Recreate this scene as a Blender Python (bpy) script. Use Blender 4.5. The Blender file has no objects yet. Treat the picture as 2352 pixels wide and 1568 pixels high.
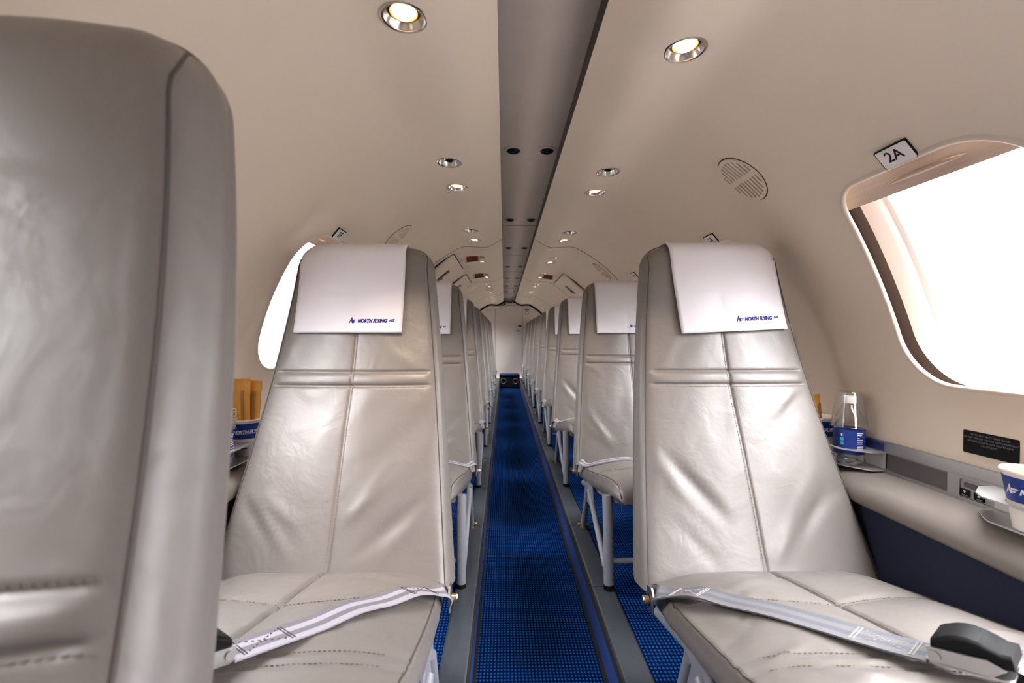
import bpy, bmesh, math, random
import numpy as np
from mathutils import Vector, Matrix, Euler
from mathutils.geometry import delaunay_2d_cdt

SC = bpy.context.scene
COL = SC.collection
PI = math.pi
R = math.radians

# ------------------------------------------------------------------ camera
CAMX, CAMZ = -0.085, 0.82
cd = bpy.data.cameras.new('camera')
cam = bpy.data.objects.new('camera', cd)
COL.objects.link(cam)
cd.sensor_width = 36.0
cd.lens = 16.0
cd.clip_start = 0.02
cam.matrix_world = (Matrix.Translation((CAMX, 0, CAMZ)) @ Matrix.Rotation(-0.0172, 4, 'Z')
                    @ Matrix.Rotation(PI / 2 - 0.0124, 4, 'X') @ Matrix.Rotation(0.0, 4, 'Z'))
cd.dof.use_dof = True
cd.dof.focus_distance = 1.2
cd.dof.aperture_fstop = 5.0
SC.camera = cam

# ------------------------------------------------------------------ materials
def srgb(r, g, b):
    def f(c):
        c /= 255.0
        return c / 12.92 if c <= 0.04045 else ((c + 0.055) / 1.055) ** 2.4
    return (f(r), f(g), f(b), 1.0)

def new_mat(name):
    m = bpy.data.materials.new(name)
    m.use_nodes = True
    nt = m.node_tree
    b = nt.nodes.get('Principled BSDF')
    return m, nt, b

def simple(name, col, rough=0.5, metal=0.0, bump=0.0, bscale=200.0, spec=0.5, var=0.0, vscale=6.0, coat=0.0):
    m, nt, b = new_mat(name)
    b.inputs['Base Color'].default_value = col
    b.inputs['Roughness'].default_value = rough
    b.inputs['Metallic'].default_value = metal
    b.inputs['Specular IOR Level'].default_value = spec
    b.inputs['Coat Weight'].default_value = coat
    tc = nt.nodes.new('ShaderNodeTexCoord')
    if bump > 0:
        n = nt.nodes.new('ShaderNodeTexNoise')
        n.inputs['Scale'].default_value = bscale
        n.inputs['Detail'].default_value = 4
        bp = nt.nodes.new('ShaderNodeBump')
        bp.inputs['Strength'].default_value = bump
        bp.inputs['Distance'].default_value = 0.002
        nt.links.new(tc.outputs['Object'], n.inputs['Vector'])
        nt.links.new(n.outputs['Fac'], bp.inputs['Height'])
        nt.links.new(bp.outputs['Normal'], b.inputs['Normal'])
    if var > 0:
        n2 = nt.nodes.new('ShaderNodeTexNoise')
        n2.inputs['Scale'].default_value = vscale
        n2.inputs['Detail'].default_value = 5
        mx = nt.nodes.new('ShaderNodeMix')
        mx.data_type = 'RGBA'
        mx.inputs['A'].default_value = tuple(c * (1 - var) for c in col[:3]) + (1,)
        mx.inputs['B'].default_value = tuple(min(1, c * (1 + var)) for c in col[:3]) + (1,)
        nt.links.new(tc.outputs['Object'], n2.inputs['Vector'])
        nt.links.new(n2.outputs['Fac'], mx.inputs['Factor'])
        nt.links.new(mx.outputs['Result'], b.inputs['Base Color'])
    return m

def leather(name, col):
    m, nt, b = new_mat(name)
    N, L = nt.nodes.new, nt.links.new
    b.inputs['Base Color'].default_value = col
    b.inputs['Roughness'].default_value = 0.36
    b.inputs['Specular IOR Level'].default_value = 0.75
    b.inputs['Coat Weight'].default_value = 0.2
    b.inputs['Coat Roughness'].default_value = 0.42
    tc = N('ShaderNodeTexCoord')
    oi = N('ShaderNodeObjectInfo')
    mul = N('ShaderNodeVectorMath'); mul.operation = 'SCALE'
    mul.inputs[0].default_value = (7.0, 3.0, 5.0)
    L(oi.outputs['Random'], mul.inputs['Scale'])
    add = N('ShaderNodeVectorMath'); add.operation = 'ADD'
    L(tc.outputs['Object'], add.inputs[0]); L(mul.outputs[0], add.inputs[1])
    n1 = N('ShaderNodeTexNoise'); n1.inputs['Scale'].default_value = 14; n1.inputs['Detail'].default_value = 3
    n1.inputs['Distortion'].default_value = 0.6
    n2 = N('ShaderNodeTexVoronoi'); n2.inputs['Scale'].default_value = 420
    n3 = N('ShaderNodeTexNoise'); n3.inputs['Scale'].default_value = 60; n3.inputs['Detail'].default_value = 5
    for n in (n1, n2, n3):
        L(add.outputs[0], n.inputs['Vector'])
    b1 = N('ShaderNodeBump'); b1.inputs['Strength'].default_value = 0.24; b1.inputs['Distance'].default_value = 0.012
    b2 = N('ShaderNodeBump'); b2.inputs['Strength'].default_value = 0.05; b2.inputs['Distance'].default_value = 0.0012
    b3 = N('ShaderNodeBump'); b3.inputs['Strength'].default_value = 0.06; b3.inputs['Distance'].default_value = 0.002
    L(n1.outputs['Fac'], b1.inputs['Height'])
    L(n2.outputs['Distance'], b2.inputs['Height'])
    L(n3.outputs['Fac'], b3.inputs['Height'])
    L(b1.outputs['Normal'], b3.inputs['Normal'])
    L(b3.outputs['Normal'], b2.inputs['Normal'])
    L(b2.outputs['Normal'], b.inputs['Normal'])
    mx = N('ShaderNodeMix'); mx.data_type = 'RGBA'
    mx.inputs['A'].default_value = tuple(c * 0.93 for c in col[:3]) + (1,)
    mx.inputs['B'].default_value = tuple(c * 1.05 for c in col[:3]) + (1,)
    L(n1.outputs['Fac'], mx.inputs['Factor'])
    L(mx.outputs['Result'], b.inputs['Base Color'])
    rr = N('ShaderNodeMapRange')
    rr.inputs['To Min'].default_value = 0.38; rr.inputs['To Max'].default_value = 0.52
    L(n3.outputs['Fac'], rr.inputs['Value']); L(rr.outputs[0], b.inputs['Roughness'])
    return m

def carpet(name, base, dot, pitch):
    """woven carpet: dark ground with rows of bright blue loops"""
    m, nt, b = new_mat(name)
    N, L = nt.nodes.new, nt.links.new
    tc = N('ShaderNodeTexCoord')
    sp = N('ShaderNodeSeparateXYZ'); L(tc.outputs['Object'], sp.inputs[0])
    def wave(sock, p):
        a = N('ShaderNodeMath'); a.operation = 'MULTIPLY'; a.inputs[1].default_value = 2 * PI / p; L(sock, a.inputs[0])
        s = N('ShaderNodeMath'); s.operation = 'SINE'; L(a.outputs[0], s.inputs[0])
        r = N('ShaderNodeMapRange'); r.inputs['From Min'].default_value = -0.75; r.inputs['From Max'].default_value = 0.8
        L(s.outputs[0], r.inputs['Value'])
        return r.outputs[0]
    wx = wave(sp.outputs['X'], pitch)
    wy = wave(sp.outputs['Y'], pitch * 1.3)
    mu = N('ShaderNodeMath'); mu.operation = 'MULTIPLY'; L(wx, mu.inputs[0]); L(wy, mu.inputs[1])
    n = N('ShaderNodeTexNoise'); n.inputs['Scale'].default_value = 260; L(tc.outputs['Object'], n.inputs['Vector'])
    nr = N('ShaderNodeMapRange'); nr.inputs['From Min'].default_value = 0.35; nr.inputs['From Max'].default_value = 0.65
    nr.inputs['To Min'].default_value = 0.45; L(n.outputs['Fac'], nr.inputs['Value'])
    m2 = N('ShaderNodeMath'); m2.operation = 'MULTIPLY'; L(mu.outputs[0], m2.inputs[0]); L(nr.outputs[0], m2.inputs[1])
    mx = N('ShaderNodeMix'); mx.data_type = 'RGBA'
    mx.inputs['A'].default_value = base; mx.inputs['B'].default_value = dot
    L(m2.outputs[0], mx.inputs['Factor']); L(mx.outputs['Result'], b.inputs['Base Color'])
    b.inputs['Roughness'].default_value = 1.0
    b.inputs['Specular IOR Level'].default_value = 0.06
    bp = N('ShaderNodeBump'); bp.inputs['Strength'].default_value = 0.5; bp.inputs['Distance'].default_value = 0.002
    L(mu.outputs[0], bp.inputs['Height']); L(bp.outputs['Normal'], b.inputs['Normal'])
    return m

def clear(name, tint=(1, 1, 1, 1), lo=0.03, hi=0.55, rough=0.02):
    m = bpy.data.materials.new(name); m.use_nodes = True
    nt = m.node_tree; nt.nodes.clear()
    N, L = nt.nodes.new, nt.links.new
    o = N('ShaderNodeOutputMaterial'); t = N('ShaderNodeBsdfTransparent'); g = N('ShaderNodeBsdfGlossy')
    t.inputs['Color'].default_value = tint; g.inputs['Roughness'].default_value = rough
    lw = N('ShaderNodeLayerWeight'); lw.inputs['Blend'].default_value = 0.35
    r = N('ShaderNodeMapRange'); r.inputs['To Min'].default_value = lo; r.inputs['To Max'].default_value = hi
    L(lw.outputs['Facing'], r.inputs['Value'])
    mx = N('ShaderNodeMixShader'); L(r.outputs[0], mx.inputs[0]); L(t.outputs[0], mx.inputs[1]); L(g.outputs[0], mx.inputs[2])
    L(mx.outputs[0], o.inputs['Surface'])
    return m

def emitter(name, col, strength):
    m, nt, b = new_mat(name)
    b.inputs['Base Color'].default_value = (0.8, 0.7, 0.5, 1)
    b.inputs['Emission Color'].default_value = col
    b.inputs['Emission Strength'].default_value = strength
    return m

def wood_shade(name):
    m, nt, b = new_mat(name)
    N, L = nt.nodes.new, nt.links.new
    tc = N('ShaderNodeTexCoord'); mp = N('ShaderNodeMapping'); mp.inputs['Scale'].default_value = (1.0, 1.5, 40)
    n = N('ShaderNodeTexNoise'); n.inputs['Scale'].default_value = 3; n.inputs['Detail'].default_value = 4
    L(tc.outputs['Object'], mp.inputs[0]); L(mp.outputs[0], n.inputs['Vector'])
    mx = N('ShaderNodeMix'); mx.data_type = 'RGBA'
    mx.inputs['A'].default_value = srgb(176, 152, 134); mx.inputs['B'].default_value = srgb(216, 194, 174)
    L(n.outputs['Fac'], mx.inputs['Factor']); L(mx.outputs['Result'], b.inputs['Base Color'])
    b.inputs['Roughness'].default_value = 0.5
    return m

M = dict(
    leather=leather('grey_leather', srgb(114, 108, 104)),
    seam=simple('seam_thread', srgb(74, 66, 62), 0.7),
    thread=simple('stitch_thread', srgb(112, 98, 88), 0.7),
    wall=simple('cream_wall_vinyl', srgb(218, 204, 186), 0.6, bump=0.10, bscale=500, var=0.03, vscale=4),
    channel=simple('grey_ceiling_fabric', srgb(178, 168, 158), 0.8, bump=0.25, bscale=700, var=0.06, vscale=12),
    gap=simple('dark_gap_rubber', srgb(38, 36, 40), 0.7),
    gasket=simple('brown_gap_shadow', srgb(74, 60, 54), 0.7),  # brown stands in for the shadow between rim and frame
    lipshadow=simple('dark_lip_shadow', srgb(66, 60, 60), 0.7),  # shade of the channel slot put into the colour
    rim=simple('window_rim', srgb(216, 202, 186), 0.4),
    wframe=simple('window_frame_plastic', srgb(226, 212, 202), 0.42),
    shade=wood_shade('window_shade'),
    chrome=simple('satin_chrome', (0.62, 0.6, 0.58, 1), 0.22, 1.0),
    alu=simple('brushed_aluminium', (0.40, 0.39, 0.39, 1), 0.40, 1.0, bump=0.05, bscale=120),
    plate=simple('holder_sheet_metal', (0.62, 0.61, 0.60, 1), 0.42, 0.85),
    legpaint=simple('leg_grey_paint', srgb(132, 134, 142), 0.38, bump=0.08, bscale=90, var=0.08, vscale=60),
    rail=simple('rail_dark_grey', srgb(62, 68, 76), 0.42, bump=0.1, bscale=80, var=0.12, vscale=25),
    carpet=carpet('blue_loop_carpet', (0.002, 0.007, 0.032, 1), (0.006, 0.125, 0.58, 1), 0.0085),
    carpet_edge=simple('blue_carpet_edge', srgb(8, 48, 112), 0.9, bump=0.4, bscale=400, var=0.25, vscale=90),
    black=simple('black_plastic', srgb(14, 14, 16), 0.6, spec=0.15),
    blackrub=simple('black_rubber', srgb(18, 18, 22), 0.8),
    navy=simple('navy_side_carpet', srgb(16, 24, 48), 0.9, bump=0.3, bscale=500, var=0.15, vscale=120),
    ledge=simple('taupe_ledge_vinyl', srgb(122, 114, 108), 0.45, bump=0.06, bscale=300, var=0.04, vscale=20),
    lpanel=simple('grey_ledge_panel', srgb(84, 81, 82), 0.5, bump=0.06, bscale=300),
    panelgrey=simple('control_panel_grey', srgb(150, 146, 146), 0.5),
    bluefilm=simple('blue_film', srgb(50, 55, 104), 0.3),
    cloth=simple('white_cover_cloth', srgb(226, 223, 229), 0.9, bump=0.12, bscale=35, spec=0.2),
    ink=simple('navy_ink', srgb(38, 42, 122), 0.7, spec=0.2),
    beltA=simple('belt_pale_web', srgb(160, 157, 166), 0.75, bump=0.4, bscale=900, spec=0.3),
    beltB=simple('belt_grey_web', srgb(112, 109, 115), 0.75, bump=0.4, bscale=900, spec=0.3),
    beltC=simple('belt_worn_web', srgb(100, 102, 110), 0.8, bump=0.4, bscale=900, var=0.12, vscale=40, spec=0.3),
    beltD=simple('belt_worn_web_pale', srgb(118, 117, 119), 0.8, bump=0.4, bscale=900, var=0.12, vscale=40, spec=0.3),
    beltthread=simple('belt_thread_pale', srgb(178, 172, 164), 0.7),
    steel=simple('steel', (0.58, 0.56, 0.54, 1), 0.3, 1.0),
    brass=simple('brass_bolt', (0.62, 0.5, 0.34, 1), 0.3, 1.0),
    bulk=simple('bulkhead_grey', srgb(204, 194, 184), 0.5, bump=0.05, bscale=300, var=0.03),
    white=simple('white_plastic', srgb(226, 222, 218), 0.4),
    whiteink=simple('white_ink', srgb(228, 228, 232), 0.6),
    greyink=simple('grey_ink', srgb(120, 120, 128), 0.6),
    red=simple('dull_red', srgb(118, 30, 40), 0.5),
    redsign=simple('unlit_red_sign', srgb(84, 22, 34), 0.4),
    redtext=simple('red_sign_letters', srgb(150, 60, 70), 0.5),
    green=simple('green_sign', srgb(30, 110, 80), 0.5),
    cup=simple('white_paper', srgb(232, 224, 216), 0.55),
    cupblue=simple('cup_blue', srgb(14, 48, 128), 0.42),
    packet=simple('ochre_packet', srgb(206, 146, 62), 0.5, bump=0.35, bscale=40, var=0.10, vscale=30),
    packetdark=simple('ochre_packet_fold', srgb(150, 98, 44), 0.6),
    packetink=simple('packet_ink', srgb(238, 226, 206), 0.6),
    clear=clear('clear_plastic'),
    pane=clear('window_pane', (0.97, 0.98, 0.98, 1), 0.02, 0.25),
    lamp=emitter('warm_lamp_glass', (1.0, 0.54, 0.19, 1), 4.0),
    lampring=simple('lamp_amber_ring', srgb(196, 128, 70), 0.3, 0.6),
    cyan=simple('cyan_icon', srgb(60, 170, 210), 0.5),
    lightblue=simple('blue_icon', srgb(40, 110, 190), 0.5),
    slot=simple('grille_slot_dark', srgb(84, 76, 70), 0.8),
)

# ------------------------------------------------------------------ mesh builder
class MB:
    def __init__(self):
        self.v, self.f, self.mi = [], [], []
        self.mat = 0
    def add(self, vs, fs):
        o = len(self.v)
        self.v += [tuple(p) for p in vs]
        for f in fs:
            self.f.append([o + i for i in f]); self.mi.append(self.mat)
        return self
    def box(self, c, s, rot=None, taper=1.0):
        x, y, z = s[0] / 2, s[1] / 2, s[2] / 2
        vs = []
        for dz in (-1, 1):
            t = taper if dz > 0 else 1
            for dx, dy in ((-1, -1), (1, -1), (1, 1), (-1, 1)):
                p = Vector((dx * x * t, dy * y * t, dz * z))
                if rot is not None: p = rot @ p
                vs.append(p + Vector(c))
        self.add(vs, [(3, 2, 1, 0), (4, 5, 6, 7), (0, 1, 5, 4), (1, 2, 6, 5), (2, 3, 7, 6), (3, 0, 4, 7)])
        return self
    def tube(self, pts, r, n=12, cap=True):
        pts = [Vector(p) for p in pts]
        rs = r if isinstance(r, (list, tuple)) else [r] * len(pts)
        t0 = (pts[1] - pts[0]).normalized()
        up = Vector((0, 0, 1)) if abs(t0.z) < 0.9 else Vector((0, 1, 0))
        a = t0.cross(up).normalized()
        vs = []
        for i, p in enumerate(pts):
            if i == 0: t = t0
            elif i == len(pts) - 1: t = (pts[-1] - pts[-2]).normalized()
            else: t = ((pts[i] - pts[i - 1]).normalized() + (pts[i + 1] - pts[i]).normalized()).normalized()
            a = (a - t * a.dot(t)).normalized()
            b = t.cross(a)
            for k in range(n):
                q = 2 * PI * k / n
                vs.append(p + (a * math.cos(q) + b * math.sin(q)) * rs[i])
        fs = []
        for i in range(len(pts) - 1):
            for k in range(n):
                k2 = (k + 1) % n
                fs.append((i * n + k, i * n + k2, (i + 1) * n + k2, (i + 1) * n + k))
        if cap:
            fs.append(tuple(range(n - 1, -1, -1)))
            fs.append(tuple((len(pts) - 1) * n + k for k in range(n)))
        return self.add(vs, fs)
    def lathe(self, prof, n=32, frame=None, capb=False, capt=False):
        """prof: (r,z) list; frame: 4x4 matrix"""
        fr = frame or Matrix.Identity(4)
        vs = []
        for r, z in prof:
            for k in range(n):
                q = 2 * PI * k / n
                vs.append(fr @ Vector((r * math.cos(q), r * math.sin(q), z)))
        fs = []
        for i in range(len(prof) - 1):
            for k in range(n):
                k2 = (k + 1) % n
                fs.append((i * n + k, i * n + k2, (i + 1) * n + k2, (i + 1) * n + k))
        if capb: fs.append(tuple(range(n - 1, -1, -1)))
        if capt: fs.append(tuple((len(prof) - 1) * n + k for k in range(n)))
        return self.add(vs, fs)
    def loft(self, loops, cap0=True, cap1=True, closed=True):
        n = len(loops[0])
        vs = [p for l in loops for p in l]
        fs = []
        for i in range(len(loops) - 1):
            for k in range(n if closed else n - 1):
                k2 = (k + 1) % n
                fs.append((i * n + k, i * n + k2, (i + 1) * n + k2, (i + 1) * n + k))
        if cap0: fs.append(tuple(range(n - 1, -1, -1)))
        if cap1: fs.append(tuple((len(loops) - 1) * n + k for k in range(n)))
        return self.add(vs, fs)
    def prism(self, outline, frame, t, holes=()):
        """flat plate: 2D outline (+ round holes) in the frame's xy plane, extruded by t along its z"""
        tri_v, tri = tri2d(outline, holes)
        o = [frame @ Vector((p[0], p[1], 0)) for p in tri_v]
        u = [frame @ Vector((p[0], p[1], t)) for p in tri_v]
        k = len(tri_v)
        fs = [tuple(reversed(f)) for f in tri] + [tuple(i + k for i in f) for f in tri]
        self.add(o + u, fs)
        for lp in [outline] + list(holes):
            n = len(lp)
            a = [frame @ Vector((p[0], p[1], 0)) for p in lp]
            b = [frame @ Vector((p[0], p[1], t)) for p in lp]
            self.add(a + b, [(i, (i + 1) % n, n + (i + 1) % n, n + i) for i in range(n)])
        return self
    def build(self, name, mats, parent=None, smooth=True, angle=40, loc=None, bevel=0.0, subd=0):
        me = bpy.data.meshes.new(name)
        me.from_pydata(self.v, [], self.f)
        if not isinstance(mats, (list, tuple)): mats = [mats]
        for m in mats: me.materials.append(m)
        me.polygons.foreach_set('material_index', self.mi)
        bm = bmesh.new(); bm.from_mesh(me)
        bmesh.ops.remove_doubles(bm, verts=bm.verts, dist=1e-6)
        bmesh.ops.recalc_face_normals(bm, faces=bm.faces)
        for f in bm.faces: f.smooth = smooth
        ca = math.radians(angle)
        for e in bm.edges:
            if len(e.link_faces) == 2 and e.calc_face_angle(0) > ca: e.smooth = False
        bm.to_mesh(me); bm.free()
        o = bpy.data.objects.new(name, me)
        COL.objects.link(o)
        if parent is not None: o.parent = parent
        if loc is not None: o.location = loc
        if bevel > 0:
            b = o.modifiers.new('edge', 'BEVEL'); b.width = bevel; b.segments = 2; b.limit_method = 'ANGLE'; b.angle_limit = R(35)
        return o

def inside(p, poly):
    x, y = p; c = False; n = len(poly); j = n - 1
    for i in range(n):
        xi, yi = poly[i][0], poly[i][1]; xj, yj = poly[j][0], poly[j][1]
        if (yi > y) != (yj > y) and x < (xj - xi) * (y - yi) / (yj - yi) + xi: c = not c
        j = i
    return c

def tri2d(outline, holes=(), grid=None):
    pts = [Vector((p[0], p[1])) for p in outline]
    edges = [(i, (i + 1) % len(outline)) for i in range(len(outline))]
    for h in holes:
        o = len(pts); pts += [Vector((p[0], p[1])) for p in h]
        edges += [(o + i, o + (i + 1) % len(h)) for i in range(len(h))]
    if grid:
        pts += [Vector(g) for g in grid]
    v, e, f, *_ = delaunay_2d_cdt(pts, edges, [], 0, 1e-7)
    out = []
    for t in f:
        c = sum((v[i] for i in t), Vector((0, 0))) / 3
        if inside(c, outline) and not any(inside(c, h) for h in holes): out.append(tuple(t))
    return [tuple(p) for p in v], out

def rrect(cx, cy, w, h, r, n=8):
    pts = []
    for sx, sy, a0 in ((1, 1, 0), (-1, 1, 90), (-1, -1, 180), (1, -1, 270)):
        for k in range(n + 1):
            a = R(a0 + 90 * k / n)
            pts.append((cx + sx * (w / 2 - r) + r * math.cos(a), cy + sy * (h / 2 - r) + r * math.sin(a)))
    return pts

def circ(cx, cy, r, n=28, ry=None):
    return [(cx + r * math.cos(2 * PI * k / n), cy + (ry or r) * math.sin(2 * PI * k / n)) for k in range(n)]

def text_data(body, size, shear=0.0, offset=0.0, align='CENTER', spacing=1.0):
    c = bpy.data.curves.new('lettering', 'FONT')
    c.body = body; c.size = size; c.shear = shear; c.offset = offset
    c.align_x = align; c.align_y = 'CENTER'; c.space_character = spacing
    c.resolution_u = 3
    o = bpy.data.objects.new('lettering', c); COL.objects.link(o)
    dg = bpy.context.evaluated_depsgraph_get()
    me = bpy.data.meshes.new_from_object(o.evaluated_get(dg))
    vs = [(v.co.x, v.co.y) for v in me.vertices]; fs = [tuple(p.vertices) for p in me.polygons]
    bpy.data.objects.remove(o); bpy.data.curves.remove(c); bpy.data.meshes.remove(me)
    return vs, fs

def put_text(mb, td, fmap):
    vs, fs = td
    mb.add([fmap(x, y) for x, y in vs], fs)

# ------------------------------------------------------------------ tagging
def empty(name, loc=(0, 0, 0), rz=0.0):
    o = bpy.data.objects.new(name, None); COL.objects.link(o)
    o.location = loc; o.rotation_euler = (0, 0, rz); o.empty_display_size = 0.05
    return o

def tag(o, label=None, cat=None, group=None, kind=None):
    if label: o['label'] = label
    if cat: o['category'] = cat
    if group: o['group'] = group
    if kind: o['kind'] = kind
    return o

def copy_tree(o, parent=None):
    c = o.copy(); COL.objects.link(c)
    if parent is not None: c.parent = parent
    for ch in list(o.children): copy_tree(ch, c)
    return c

ORD = ['first', 'second', 'third', 'fourth', 'fifth', 'sixth', 'seventh', 'eighth', 'ninth', 'tenth']

# ------------------------------------------------------------------ cabin section
RC, ZC = 0.81, 0.62
Y0, Y1 = -0.95, 7.75
LIFT_Z = 1.403
def wall_pt(sg, y, s, off=0.0):
    """s: arc length from the horizontal; off > 0 is into the cabin"""
    a = s / RC
    return Vector((sg * (RC - off) * math.cos(a), y, ZC + (RC - off) * math.sin(a)))
def wall_frame(sg, y, s, off=0.0):
    """x along y (aft), y up the arc, z into the cabin (for the right wall); mirrored on the left so that text reads"""
    a = s / RC
    p = wall_pt(sg, y, s, off)
    nz = Vector((-sg * math.cos(a), 0, -math.sin(a)))
    up = Vector((-sg * math.sin(a), 0, math.cos(a)))
    xx = up.cross(nz)
    return Matrix(((xx.x, up.x, nz.x, p.x), (xx.y, up.y, nz.y, p.y), (xx.z, up.z, nz.z, p.z), (0, 0, 0, 1)))

S_LO = RC * math.asin((0.560 - ZC) / RC)
S_HI = RC * R(61.5)

# soffit polyline (x, z) from wall top to channel lip, rounded creases
def soft_poly(pts, r=0.03, n=7):
    out = [Vector(pts[0])]
    for i in range(1, len(pts) - 1):
        a, b, c = Vector(pts[i - 1]), Vector(pts[i]), Vector(pts[i + 1])
        p, q = b + (a - b).normalized() * r, b + (c - b).normalized() * r
        for k in range(n + 1):
            t = k / n
            out.append((1 - t) ** 2 * p + 2 * t * (1 - t) * b + t * t * q)
    out.append(Vector(pts[-1]))
    return out
zt0 = ZC + math.sqrt(RC ** 2 - 0.333 ** 2)
xt_, zt_ = RC * math.cos(R(61.5)), ZC + RC * math.sin(R(61.5))
SOF = soft_poly([(xt_, zt_), (0.336, zt0 + .001), (0.186, 1.350), (0.097, LIFT_Z)], 0.034)
SOFL = [0.0]
for i in range(1, len(SOF)): SOFL.append(SOFL[-1] + (SOF[i] - SOF[i - 1]).length)
def sof_pt(sg, y, s, off=0.0):
    s = min(max(s, 0), SOFL[-1])
    i = max(j for j in range(len(SOFL) - 1) if SOFL[j] <= s + 1e-9)
    t = (s - SOFL[i]) / (SOFL[i + 1] - SOFL[i])
    p = SOF[i].lerp(SOF[i + 1], t)
    return Vector((sg * p.x, y, p.y - off))

def skin(fn, sg, y0, y1, s0, s1, holes, dy=0.08, ds=0.03, off=0.0):
    ny = max(2, int((y1 - y0) / dy)); ns = max(2, int((s1 - s0) / ds))
    ys = [y0 + (y1 - y0) * i / ny for i in range(ny + 1)]
    ss = [s0 + (s1 - s0) * i / ns for i in range(ns + 1)]
    outline = [(y, s0) for y in ys] + [(y1, s) for s in ss[1:]] + [(y, s1) for y in reversed(ys[:-1])] + [(y0, s) for s in reversed(ss[1:-1])]
    grid = []
    big = [(min(p[0] for p in h) - .012, max(p[0] for p in h) + .012, min(p[1] for p in h) - .012, max(p[1] for p in h) + .012, h) for h in holes]
    for y in ys[1:-1]:
        for s in ss[1:-1]:
            bad = False
            for a, b, c, d, h in big:
                if a < y < b and c < s < d:
                    if inside((y, s), h) or min((y - p[0]) ** 2 + (s - p[1]) ** 2 for p in h) < 0.012 ** 2: bad = True; break
            if not bad: grid.append((y, s))
    v, f = tri2d(outline, holes, grid)
    mb = MB(); mb.add([fn(sg, p[0], p[1], off) for p in v], f)
    return mb

# ------------------------------------------------------------------ windows
WS0, WS1 = RC * R(7.0), RC * R(39.1)
WH = WS1 - WS0; WSC = (WS0 + WS1) / 2
WW = 0.365
def win_loop(yc, grow=0.0, n=12):
    pts = []
    w, h = WW / 2 + grow, WH / 2 + grow
    for sx, sy, a0, r in ((1, 1, 0, .060), (-1, 1, 90, .125), (-1, -1, 180, .100), (1, -1, 270, .100)):
        r = max(.012, r + grow)
        for k in range(n + 1):
            a = R(a0 + 90 * k / n)
            pts.append((yc + sx * (w - r) + r * math.cos(a), WSC + sy * (h - r) + r * math.sin(a)))
    out = []
    for i, p in enumerate(pts):
        q = pts[(i + 1) % len(pts)]; d = math.hypot(q[0] - p[0], q[1] - p[1])
        m = 8 if i % (n + 1) == n else 1
        out += [(p[0] + (q[0] - p[0]) * k / m, p[1] + (q[1] - p[1]) * k / m) for k in range(m)]
    # the aft edge bows out a little halfway up
    return [(a + (.017 * math.sin(PI * min(1, max(0, (b - WS0) / WH))) * max(0, (a - yc) / (WW / 2)) ** 2), b) for a, b in out]
WIN = {1: [0.797, 1.53, 2.42, 3.15, 4.00, 4.70, 5.40, 6.10, 6.80, 7.42],
       -1: [0.02, 0.74, 1.492, 2.38, 3.15, 4.00, 4.70, 5.40, 6.10, 6.80, 7.42]}
SHADE_DROP = {(1, 0): RC * R(35.3), (-1, 2): RC * R(35.6)}
nwin = 0
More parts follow.
